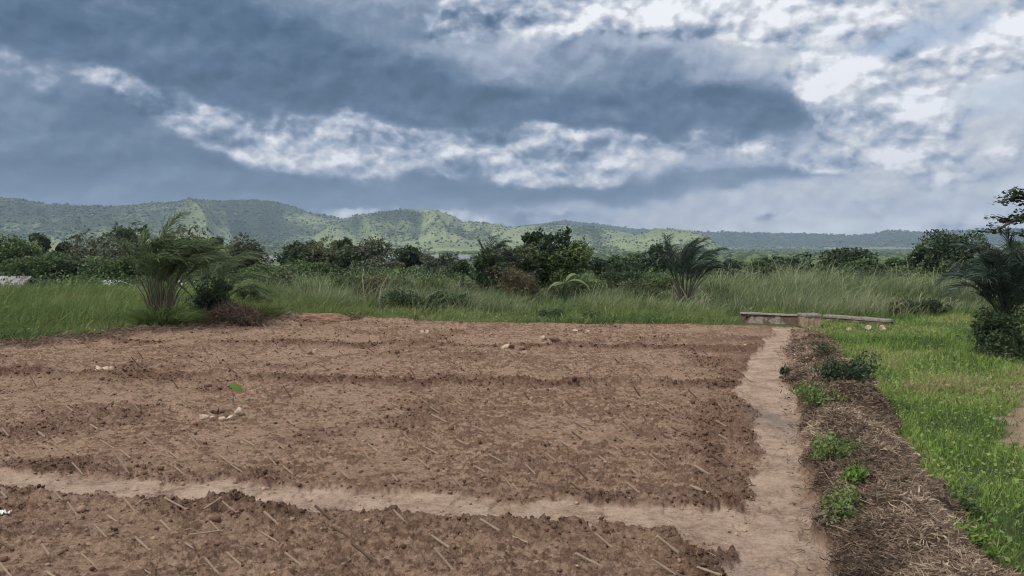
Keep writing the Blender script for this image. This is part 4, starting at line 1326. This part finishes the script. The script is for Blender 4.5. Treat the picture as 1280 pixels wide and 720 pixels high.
G1 = 'stones piled by the green seedling'
rock('stone', 'flat pale stone at the left end of the pile by the green seedling', 254, 522, .042, 'stone', 1, G1, .5, wide=1.3)
rock('stone', 'brown tilted stone, tallest of the pile by the seedling', 268, 518, .055, 'stone_dk', 2, G1, .95)
rock('stone', 'dark flat stone in the middle of the pile by the seedling', 282, 515, .055, 'stone_dk', 3, G1, .5, wide=1.2)
rock('stone', 'small pale stone at the front left of the pile by the seedling', 265, 525, .028, 'stone', 4, G1, .6)
rock('stone', 'pale stone at the front middle of the pile by the seedling', 277, 525, .036, 'stone', 5, G1, .6, wide=1.2)
rock('stone', 'squarish pale stone right of the front middle one in the pile', 288, 524, .038, 'stone', 6, G1, .85)
rock('stone', 'upright whitish stone at the right end of the pile', 297, 520, .042, 'stone', 7, G1, 1.15, zoff=.5)
G2 = 'loose stones on the back of the field'
for i, (px, py, sz, mt, lb) in enumerate([
        (528, 416.5, .045, 'stone', 'left stone of the pale pair near the back grass strip'),
        (534, 416.5, .045, 'stone', 'right stone of the pale pair near the back grass strip'),
        (522, 415.5, .05, 'stone_dk', 'brown stone beside the pale pair near the back grass strip'),
        (632, 435, .07, 'stone', 'pale upright stone left of two brown ones on the back furrow'),
        (644, 435, .07, 'stone_dk', 'middle brown stone of three on the back furrow'),
        (651, 434.5, .08, 'stone_dk', 'right brown stone of three on the back furrow'),
        (678, 424, .06, 'stone', 'white pointed stone in the back bed left of a brown one'),
        (693, 425, .09, 'stone_dk', 'large brown stone right of the white pointed one'),
        (718, 414.5, .06, 'stone', 'white leaning stone furthest back in the field'),
        (724, 415, .05, 'stone_dk', 'brown stone touching the white leaning one at the back'),
        (734, 415.5, .05, 'stone', 'dull pale stone right of the white leaning one at the back'),
        (122, 460.5, .045, 'stone', 'left stone of the buff row at the left side of the field'),
        (131, 460, .05, 'stone', 'middle stone of the buff row at the left side of the field'),
        (140, 459.5, .045, 'stone', 'right stone of the buff row at the left side of the field'),
        (386, 442, .06, 'stone_dk', 'brown lump in the second bed below the concrete edging'),
        (393, 441.5, .05, 'stone', 'buff lump beside the brown one in the second bed'),
        (1086, 412, .06, 'stone', 'white rock before the middle of the second concrete wall'),
        (1103, 413, .075, 'stone', 'largest white rock at the right end of the second concrete wall'),
        (1061, 413, .05, 'stone', 'low white rock at the left before the second concrete wall'),
        (932, 432, .035, 'stone', 'tiny white stone at the corner of the field next to the path')]):
    rock('rock' if px > 1040 else 'stone', lb, px, py, sz, mt, 50 + i, None if px > 1040 else G2, .8, cat='rock' if px > 1040 else 'stone')

# litter
g = np.random.default_rng(31)
p = gpt(5, 648); z = float(height(p[0], p[1])[0])
gx_, gy_ = np.meshgrid(np.linspace(-1, 1, 7), np.linspace(-1, 1, 7))
v = np.stack([gx_.ravel() * .035, gy_.ravel() * .022, .012 + .012 * g.normal(size=49)], 1)
idx = np.arange(49).reshape(7, 7)
q = np.stack([idx[:-1, :-1], idx[:-1, 1:], idx[1:, 1:], idx[1:, :-1]], -1).reshape(-1, 4)
o = mesh('litter', v, q, M['litter']); o.location = (p[0], p[1], z + .01)
sm = o.modifiers.new('thickness', 'SOLIDIFY'); sm.thickness = .002
tag(o, 'crumpled scrap of white plastic on the soil at the left edge', 'litter')

# seedling with one big leaf
p = spt(292, 502); z = p[2]
ro = thing('seedling', 'single broad green leaf on a thin stalk above the pile of stones', 'seedling', (p[0], p[1], z))
a = Acc(); tube(a, [(0, 0, -.02), (-.004, 0, .08), (-.006, 0, .155)], [.003, .0022, .0018], .4, 6); a.build('stem', M['leaf_mid'], ro)
K = 8; s = np.linspace(0, 1, K + 1)
mid = np.stack([-.04 + .14 * s, 0 * s, .185 - .02 * s - .05 * s ** 2], 1)
wv = .044 * np.sin(np.pi * np.clip(s * .96 + .03, 0, 1)) ** .7
v = np.stack([mid + np.array([0, -1, -.75]) * wv[:, None], mid, mid + np.array([0, 1, .5]) * wv[:, None]], 1).reshape(-1, 3)
f = []
for j in range(K): f += [[3 * j, 3 * j + 1, 3 * j + 4, 3 * j + 3], [3 * j + 1, 3 * j + 2, 3 * j + 5, 3 * j + 4]]
a = Acc(); a.add(v, np.array(f), .35); a.build('leaf', M['leaf_bright'], ro, smoothed=True)

# ------------------------------------------------------------------ concrete walls and edging
def slab(acc, a, b, thick, z0, z1, jitter=.0, seed=0, nseg=24):
    """upright slab from a to b (x,y) with an uneven top; thick towards +y"""
    g = np.random.default_rng(seed)
    a, b = np.array(a, float), np.array(b, float)
    d = unit(b - a); nrm = np.array([-d[1], d[0]])
    if nrm[1] < 0: nrm = -nrm
    s = np.linspace(0, 1, nseg + 1)
    top = z1 + jitter * (fbm(s * 9, s * 0, 1, 3, seed))
    P = a + (b - a) * s[:, None]
    jf = jitter * .5 * fbm(s * 12, s * 0 + 3, 1, 2, seed + 1)
    f0 = P + nrm * jf[:, None]; f1 = P + nrm * thick
    rows = np.stack([np.c_[f0, np.full(nseg + 1, z0)], np.c_[f0, top - .012], np.c_[f0 + nrm * .012, top], np.c_[f1 - nrm * .012, top], np.c_[f1, top - .012], np.c_[f1, np.full(nseg + 1, z0)]], 1)
    v = rows.reshape(-1, 3); f = []
    for j in range(nseg):
        for k in range(5):
            f.append([6 * j + k, 6 * j + 6 + k, 6 * j + 7 + k, 6 * j + 1 + k])
    e = 6 * nseg
    f += [[0, 1, 4, 5], [1, 2, 3, 4], [e, e + 5, e + 4, e + 1], [e + 1, e + 4, e + 3, e + 2]]
    acc.add(v, np.array(f), .5)


# first wall: stained face with a grey cap, ending in a square block pillar
wa, wb = at(926, 408, 17.6), at(1007, 411, 16.9)
ro = thing('low_wall', 'low stained concrete wall with grey cap across the end of the path', 'wall', (wa[0], wa[1], 0))
L0 = np.array([wa[0], wa[1]])
a_ = np.array([0, 0.]); b_ = np.array([wb[0] - wa[0], wb[1] - wa[1]])
za = at(926, 390.5, 17.6)[2]; zb = at(1007, 394, 16.9)[2]
acc = Acc(); slab(acc, a_, b_, .18, -.1, (za + zb) / 2 - .032, .02, 3); acc.build('wall_face', M['plaster'], ro)
acc = Acc(); slab(acc, a_ + [-.03, -.025], b_ + [.0, -.025], .23, (za + zb) / 2 - .030, (za + zb) / 2, .012, 4); acc.build('cap', M['concrete'], ro)
pa = at(1006, 412, 16.6)
ro = thing('block_pillar', 'square chipped block at the right end of the stained wall', 'block', (pa[0], pa[1], 0))
acc = Acc(); slab(acc, (0, 0), (.34, .02), .34, -.1, at(1015, 396, 16.6)[2], .03, 7); acc.build('block', M['brick'], ro)
acc = Acc(); slab(acc, (-.012, -.012), (.352, .008), .366, at(1015, 396, 16.6)[2] + .002, at(1015, 393.5, 16.6)[2] + .01, .02, 8); acc.build('cap', M['concrete'], ro)
# second wall
wc, wd_ = at(1029, 409, 18.2), at(1110, 411, 17.0)
ro = thing('low_wall', 'grass-hidden concrete wall with pale top right of the block', 'wall', (wc[0], wc[1], 0))
acc = Acc(); slab(acc, (0, 0), (wd_[0] - wc[0], wd_[1] - wc[1]), .2, -.1, .09, .02, 9); acc.build('wall_face', M['plaster'], ro)
acc = Acc(); slab(acc, (-.02, -.02), (wd_[0] - wc[0] + .02, wd_[1] - wc[1] - .02), .24, .092, .155, .02, 10); acc.build('cap', M['concrete'], ro)
# edging at the back left
we, wf = at(341, 403, 17.9), at(456, 399, 19.2)
ro = thing('concrete_edging', 'low broken concrete edging with red earth heaped on it, back left', 'edging', (we[0], we[1], 0))
acc = Acc(); slab(acc, (0, 0), (.72, .38), .14, -.1, .12, .04, 12); acc.build('edge_block', M['concrete'], ro)
acc = Acc(); slab(acc, (.76, .42), (wf[0] - we[0], wf[1] - we[1]), .13, -.1, .105, .03, 13); acc.build('edge_block', M['concrete'], ro)
# red earth heap on it
v, f = ico(4); v = v.copy(); v[:, 2] = np.maximum(v[:, 2], -.2)
v = v * np.array([.95, .38, .15]) * (1 + .45 * fbm(v[:, 0] * 3 + v[:, 2], v[:, 1] * 3, .8, 4, 66))[:, None]
M['red'] = mat('reddish_earth', rock_build((.12, .068, .046), (.29, .175, .12)), .95, .05)
o = mesh('earth_heap', v, f, M['red'], None, smoothed=True); p = at(395, 404, 18.1); o.location = (p[0], 18.1, .03)
tag(o, 'low heap of reddish earth against the concrete edging', 'earth heap')

# ------------------------------------------------------------------ houses in the valley
def house(label, px, top, w, dist, depth, wall_h, roofh, rm, rz=0.0):
    t0 = at(px, top, dist); W_ = w / FPX * dist
    base = t0[2] - wall_h - roofh
    ro = thing('house', label, 'house', (t0[0], dist, base), None, rz)
    hx, hy = W_ / 2, depth / 2
    a = Acc()
    v = np.array([(-hx, -hy, -1.5), (hx, -hy, -1.5), (hx, hy, -1.5), (-hx, hy, -1.5), (-hx, -hy, wall_h), (hx, -hy, wall_h), (hx, hy, wall_h), (-hx, hy, wall_h)])
    a.add(v, np.array([(0, 1, 5, 4), (1, 2, 6, 5), (2, 3, 7, 6), (3, 0, 4, 7)]), .5)
    a.add(np.array([(-hx, -hy, wall_h), (-hx, hy, wall_h), (-hx, 0, wall_h + roofh * .97), (hx, -hy, wall_h), (hx, hy, wall_h), (hx, 0, wall_h + roofh * .97)]), np.array([(0, 1, 2), (3, 5, 4)]), .5)
    a.build('wall', M['wall'], ro)
    a = Acc(); e = .35
    for sg in (-1, 1):
        k = 24; xs = np.linspace(-hx - e, hx + e, k * 2 + 1); zc = .03 * np.where(np.arange(len(xs)) % 2, 1, -1)
        lowz = wall_h - roofh * e / hy
        v = np.concatenate([np.c_[xs, np.full(len(xs), sg * (hy + e)), lowz + zc + .05], np.c_[xs, np.zeros(len(xs)), wall_h + roofh + zc + .05]])
        m = len(xs); f = [[j, j + 1, m + j + 1, m + j] for j in range(m - 1)]
        a.add(v, np.array(f), .5)
    o = a.build('roof', M[rm], ro); s = o.modifiers.new('thickness', 'SOLIDIFY'); s.thickness = .03
    for sx in (-.5, .3):
        a = Acc(); y_ = -hy - .02
        v = np.array([(hx * sx - .4, y_, .9), (hx * sx + .4, y_, .9), (hx * sx + .4, y_, 1.9), (hx * sx - .4, y_, 1.9)]); v2_ = v + [0, -.05, 0]
        a.add(np.concatenate([v2_, v]), np.array([(0, 1, 2, 3), (0, 4, 5, 1), (3, 2, 6, 7), (1, 5, 6, 2), (4, 0, 3, 7)]), .5)
        a.build('window_shutter', M['bark'], ro)
    return ro


house('long tin-roofed shed at the left edge behind the tall grass', 8, 347, 44, 46, 6, 1.2, 1.2, 'roof', .12)
house('small white-roofed house glimpsed between grass and trees at far left', 138, 352, 12, 55, 4, 1.3, .5, 'white_roof')
house('white-roofed house showing behind the stalks of the large palm', 231, 350, 22, 55, 5, 1.2, .6, 'white_roof')
house('pale-roofed house above the treeline beside the second strip of trees', 297, 314, 14, 320, 8, 4, 1.6, 'white_roof')
house('white-roofed house in the gap right of the light green tree', 757, 328, 14, 130, 7, 2, .8, 'white_roof')
house('small gable-roofed house glimpsed below the mushroom-shaped tree', 1010, 341, 8, 90, 4, 1.6, .7, 'white_roof')

# ------------------------------------------------------------------ cassava cuttings
CUT = []
def zone(ox, oy, sc, lst, **kw):
    for c in lst:
        CUT.append((ox + c[0] * sc, oy + c[1] * sc, ox + c[2] * sc, oy + c[3] * sc, c[4] if len(c) > 4 else ''))


zone(0, 560, .25, [(366, 15, 395, 40), (605, 10, 650, 48), (572, 25, 632, 95), (360, 72, 405, 103), (850, 20, 885, 55), (1088, 28, 1135, 65), (1150, 80, 1220, 125), (870, 92, 915, 130),
                   (5, 218, 40, 252), (268, 210, 310, 258), (338, 268, 380, 330), (612, 242, 670, 312), (740, 255, 678, 298, 'L1'), (820, 248, 912, 303), (1108, 265, 1015, 318, 'L2'), (1110, 265, 1178, 320),
                   (535, 335, 575, 362), (800, 362, 850, 410), (1050, 365, 1102, 428), (945, 447, 1105, 428, 'L3'), (470, 378, 530, 440), (208, 392, 250, 420, 'd'), (0, 468, 50, 512, 'd'), (208, 480, 245, 528),
                   (405, 525, 470, 582), (0, 572, 40, 625), (675, 445, 735, 495), (925, 475, 970, 520), (1025, 550, 1088, 625), (1135, 520, 1200, 572), (685, 590, 750, 635), (230, 615, 260, 640)])
zone(320, 560, .25, [(55, 35, 100, 65), (300, 25, 345, 80), (135, 90, 190, 132), (420, 108, 460, 150), (540, 20, 575, 68), (800, 48, 870, 105), (850, 0, 905, 40), (1160, 30, 1215, 75), (1095, 88, 1130, 120),
                     (678, 130, 715, 165), (978, 140, 1025, 195), (1245, 150, 1280, 182), (295, 287, 388, 365, 'T1'), (385, 395, 470, 462, 'T2'), (480, 475, 600, 565, 'T3'), (38, 320, 98, 372), (25, 420, 92, 468),
                     (145, 522, 220, 582), (688, 308, 745, 372, 'T4'), (875, 435, 945, 490, 'T5'), (890, 502, 980, 608), (1120, 355, 1210, 408), (580, 0, 605, 18)])
zone(640, 560, .25, [(170, 25, 218, 65), (435, 40, 490, 83), (690, 35, 760, 85), (65, 80, 112, 125), (325, 102, 388, 155, 'd'), (588, 100, 628, 132), (290, 172, 338, 215, 'd'), (568, 172, 630, 228), (0, 178, 20, 200),
                     (995, 32, 1072, 88, 'T6'), (915, 88, 970, 122, 'T7'), (890, 188, 960, 222, 'T8'), (415, 428, 488, 472), (725, 440, 825, 518), (318, 525, 438, 588, 'T9'), (705, 557, 812, 632), (925, 595, 1020, 628),
                     (0, 455, 80, 495, 'L4'), (1130, 160, 1205, 188, 'd')])
zone(0, 460, .5, [(170, 65, 188, 85), (255, 78, 270, 92), (92, 90, 105, 102), (165, 95, 178, 108), (330, 85, 350, 108), (345, 65, 360, 78), (440, 65, 480, 105), (605, 100, 625, 130), (590, 72, 605, 90),
                  (732, 102, 752, 122), (780, 66, 792, 78), (775, 92, 788, 102), (650, 98, 662, 112), (832, 106, 850, 122), (865, 68, 876, 82), (925, 108, 945, 130), (955, 125, 972, 145), (985, 100, 1003, 108),
                  (1078, 117, 1110, 138), (1050, 75, 1062, 88), (1075, 97, 1097, 107), (1140, 80, 1155, 95), (1190, 120, 1215, 140), (1225, 82, 1240, 95), (718, 128, 730, 140), (722, 155, 740, 170),
                  (360, 168, 388, 198), (470, 162, 497, 198), (250, 180, 282, 198), (300, 205, 325, 225), (285, 212, 305, 235), (182, 208, 200, 222), (110, 190, 125, 205), (225, 142, 240, 152), (420, 208, 445, 228),
                  (690, 185, 710, 202), (608, 178, 630, 192), (790, 215, 812, 235), (915, 165, 932, 182), (920, 190, 942, 208), (1010, 163, 1038, 188), (1058, 195, 1090, 218), (1140, 178, 1165, 196),
                  (1190, 148, 1218, 165), (1080, 147, 1095, 158), (910, 210, 930, 232), (15, 85, 25, 97), (5, 150, 18, 165), (95, 160, 108, 172), (130, 175, 140, 185), (30, 200, 45, 215), (520, 110, 535, 122), (560, 140, 575, 152)])
zone(700, 460, .203, [(35, 205, 95, 250, 'd'), (65, 285, 98, 318), (95, 340, 150, 372, 'd'), (75, 392, 135, 440, 'd'), (0, 445, 45, 490), (310, 220, 350, 252), (380, 288, 430, 328), (385, 340, 435, 388), (335, 408, 400, 455),
                      (325, 475, 375, 513), (600, 215, 690, 275), (672, 285, 735, 332), (685, 362, 740, 392, 'd'), (622, 402, 670, 432, 'd'), (595, 452, 680, 520), (970, 212, 1005, 250), (960, 325, 1025, 360),
                      (975, 410, 1025, 438, 'T10'), (935, 465, 1000, 512, 'T11')])
LAB = {'L1': 'pale twig lying crosswise just below the left end of the pale strip', 'L2': 'twig lying flat that slopes up to meet a slanting cutting by the pale strip',
       'L3': 'long twig lying almost level on the nearest bed at left', 'L4': 'broken pale twig lying on the nearest bed below the pale strip',
       'T1': 'long dark stick, upper of three in a line on the nearest bed', 'T2': 'long dark stick, middle of three in a line on the nearest bed', 'T3': 'thick dark stick, lowest of three in a line on the nearest bed',
       'T4': 'stout whitish cutting standing where the nearest bed meets the pale strip', 'T5': 'stout pale cutting right of the whitish one on the nearest bed',
       'T6': 'thick dark cutting with white cut end, the longest near the path', 'T7': 'thick cutting with white cut end just left of the longest by the path',
       'T8': 'thick cutting with round white end nearest the pale strip by the path', 'T9': 'stout forked-ended cutting at the bottom of the nearest bed',
       'T10': 'short cutting with bright white tip in the dark soil by the path', 'T11': 'dark crooked cutting below the white-tipped one by the path'}
# more rows fading into the distance
g = np.random.default_rng(63)
used = [(c[2], c[3]) for c in CUT]
extra = []
for yy in np.arange(8.2, 17.6, .62):
    for xx in np.arange(-.62 * yy - .5, V_l(yy) - .15, .56):
        x_, y_ = xx + g.normal(0, .09) + (yy * .8) % .5, yy + g.normal(0, .09)
        if x_ > V_l(y_) - .12 or y_ > Far(np.array(x_)) - .4: continue
        bpx = 640 + FPX * x_ / (y_ * CP + CAMH * SP); bpy_ = HOR + CAMH * FPX / y_
        if bpx < -10: continue
        if min((a - bpx) ** 2 + ((b - bpy_) * 1.6) ** 2 for a, b in used) < 28 ** 2: continue
        extra.append((x_, y_))
extra.sort(key=lambda p: p[1])
MAXC = 296
protos = {}
STEM_M = (M['stem'], M['stem_dk'])
def stick_mesh(kind, seed):
    g = np.random.default_rng(seed)
    K = 7; s = np.linspace(0, 1, K)
    pts = np.stack([.25 * np.sin(s * 3 + seed) - .25 * np.sin(seed), .25 * np.cos(s * 2.3 + seed * 2), s], 1) * np.array([.02, .02, 1]) 
    sides = 7; an = np.linspace(0, 2 * np.pi, sides, endpoint=False)
    rad = (1 - .12 * s) * (1 + .18 * np.cos(s * 26 + seed))
    rad[-1] = rad[-2]
    ring = pts[:, None] * np.array([1, 1, 1]) + np.stack([np.cos(an), np.sin(an), np.zeros(sides)], 1)[None] * rad[:, None, None] * np.array([.035, .035, 1])
    v = ring.reshape(-1, 3); f = []
    for k in range(K - 1):
        for j in range(sides): f.append([k * sides + j, k * sides + (j + 1) % sides, (k + 1) * sides + (j + 1) % sides, (k + 1) * sides + j])
    tri = []
    b = len(v); v = np.concatenate([v, v[-sides:], pts[-1:] + [0, 0, .01]])
    for j in range(sides): tri.append([b + j, b + (j + 1) % sides, b + sides])
    return v, np.array(f), np.array(tri)


def make_stick(kind, seed):
    v, f, tri = stick_mesh(kind, seed)
    mt = STEM_M[1] if kind == 'd' else STEM_M[0]
    o = mesh('stem_cutting', v, [f, tri], [mt, M['stem_cut'] if kind != 'd' else mt], None, smoothed=True, matidx=[0] * len(f) + [1] * len(tri), link=False)
    return o


PR = {('p', i): make_stick('p', i) for i in range(5)}
PR.update({('d', i): make_stick('d', i + 9) for i in range(3)})


def place_stick(p0, p1, thick, kind, label, group, k):
    d = Vector(p1) - Vector(p0); ln = d.length
    o = PR[(kind, k % (5 if kind == 'p' else 3))].copy()
    COL.objects.link(o)
    o.rotation_mode = 'QUATERNION'
    o.rotation_quaternion = d.to_track_quat('Z', 'Y')
    o.location = p0
    o.scale = (thick / .035 , thick / .035 , ln)
    tag(o, label, 'cutting', group)


ORD = ['first', 'second', 'third', 'fourth', 'fifth', 'sixth', 'seventh', 'eighth', 'ninth', 'tenth']
def bed(px, py):
    p = gpt(px, py)
    x, y = p[0], p[1]
    return 'front' if y < A_lo(x) else 'middle' if y < F2(x) else 'second' if y < F1(x) else 'back'
def side(px, bd):
    if bd == 'front': return 'far left' if px < 160 else 'left part' if px < 330 else 'centre' if px < 520 else 'right part' if px < 700 else 'right end'
    return 'left edge' if px < 120 else 'strip left of the stone pile' if px < 245 else 'strip below or right of the stone pile' if px < 400 else 'centre' if px < 560 else 'part right of centre' if px < 720 else 'right part' if px < 840 else 'dark end by the path'
rank = {}
fr = sorted([k for k, c in enumerate(CUT) if bed(c[2], c[3]) == 'front' and not c[4][:1] in ('L', 'T')], key=lambda k: (CUT[k][3] > 682, CUT[k][2]))
lo_ = [k for k in fr if CUT[k][3] > 682]; up_ = [k for k in fr if CUT[k][3] <= 682]
def nth(i, n): return (ORD[i] + ' from the left') if i < 10 else (ORD[n - 1 - i] + ' from the right') if n - 1 - i < 10 else None
for lst, nm in ((up_, 'upper half'), (lo_, 'lower half')):
    for i, k in enumerate(lst): rank[k] = 'slanting cutting in the %s of the nearest bed, %s' % (nm, nth(i, len(lst)) or 'amid the rest')
cnt = 0
for k, (tx, ty, bx_, by_, fl) in enumerate(CUT):
    b0 = spt(bx_, by_); hz = b0[2]
    lie = fl.startswith('L'); dk = fl in ('d', 'T1', 'T2', 'T3', 'T6', 'T11')
    thick = (.0115 if fl in ('T6', 'T7', 'T8') else .0085 if fl.startswith('T') else .0062 + .0012 * (k % 3))
    thick *= 1 + .03 * (b0[1] - 4)
    if lie:
        t0 = spt(tx, ty)
        p0, p1 = (b0[0], b0[1], hz + .012), (t0[0], t0[1], t0[2] + .014)
    else:
        yb = b0[1] + .03
        p1 = at(tx, ty, yb)
        p0 = np.array([b0[0], b0[1], hz])
        dv = p0 - p1
        p0 = p0 + dv / np.linalg.norm(dv) * .03
    bd = bed(bx_, by_)
    if fl in LAB: lb = LAB[fl]; gp = None
    elif k in rank: lb = rank[k]; gp = 'cuttings in the nearest bed'
    else:
        sd2 = side(bx_, bd)
        lb = ('dark' if dk else 'pale-brown') + ' slanting cutting in the %s bed, %s' % (bd, sd2); gp = 'cuttings in the %s bed' % bd
    place_stick(tuple(p0), tuple(p1), thick * .75 if lie else thick, 'd' if dk else 'p', lb, gp, k)
    cnt += 1
restv = Acc()
for k, (x_, y_) in enumerate(extra):
    hz = float(height(x_, y_)[0])
    ln = g.uniform(.08, .17); a_ = g.uniform(.5, .95)
    p1 = (x_ - ln * math.sin(a_), y_ + g.normal(0, .03), hz + ln * math.cos(a_))
    p0 = (x_ + .015, y_, hz - .02)
    if cnt < MAXC:
        bpx = 640 + FPX * x_ / y_; bd = bed(bpx, HOR + CAMH * FPX / y_)
        dkk = g.random() < .25
        lb = ('dark' if dkk else 'pale-brown') + ' slanting cutting in the %s bed, %s' % (bd, side(bpx, bd))
        place_stick(p0, p1, g.uniform(.0055, .008), 'd' if dkk else 'p', lb, 'cuttings in the %s bed' % bd, k); cnt += 1
    else:
        tube(restv, [p0, p1], [.008, .007], .8, 5)
if restv.v:
    o = restv.build('far_cuttings', M['straw']); tag(o, 'tiny stem cuttings of the furthest rows near the back grass strip', 'cuttings', kind='stuff')

# ------------------------------------------------------------------ haze
def box(name, x0, x1, y0, y1, z0, z1, m):
    v = np.array([(x, y, z) for x in (x0, x1) for y in (y0, y1) for z in (z0, z1)])
    f = np.array([(0, 1, 3, 2), (4, 6, 7, 5), (0, 4, 5, 1), (2, 3, 7, 6), (0, 2, 6, 4), (1, 5, 7, 3)])
    return mesh(name, v, f, m)


hm = bpy.data.materials.new('haze'); hm.use_nodes = True
t = hm.node_tree; t.nodes.clear()
pvn = t.nodes.new('ShaderNodeVolumePrincipled')
pvn.inputs['Color'].default_value = (.50, .65, .86, 1)
pvn.inputs['Density'].default_value = 1.35e-4
out = t.nodes.new('ShaderNodeOutputMaterial')
t.links.new(pvn.outputs[0], out.inputs['Volume'])
hz_ = box('haze', -7300, 7300, -7300, 7300, -20, 400, hm)
tag(hz_, 'thin bluish haze filling the air between field and hills', 'haze', kind='stuff')
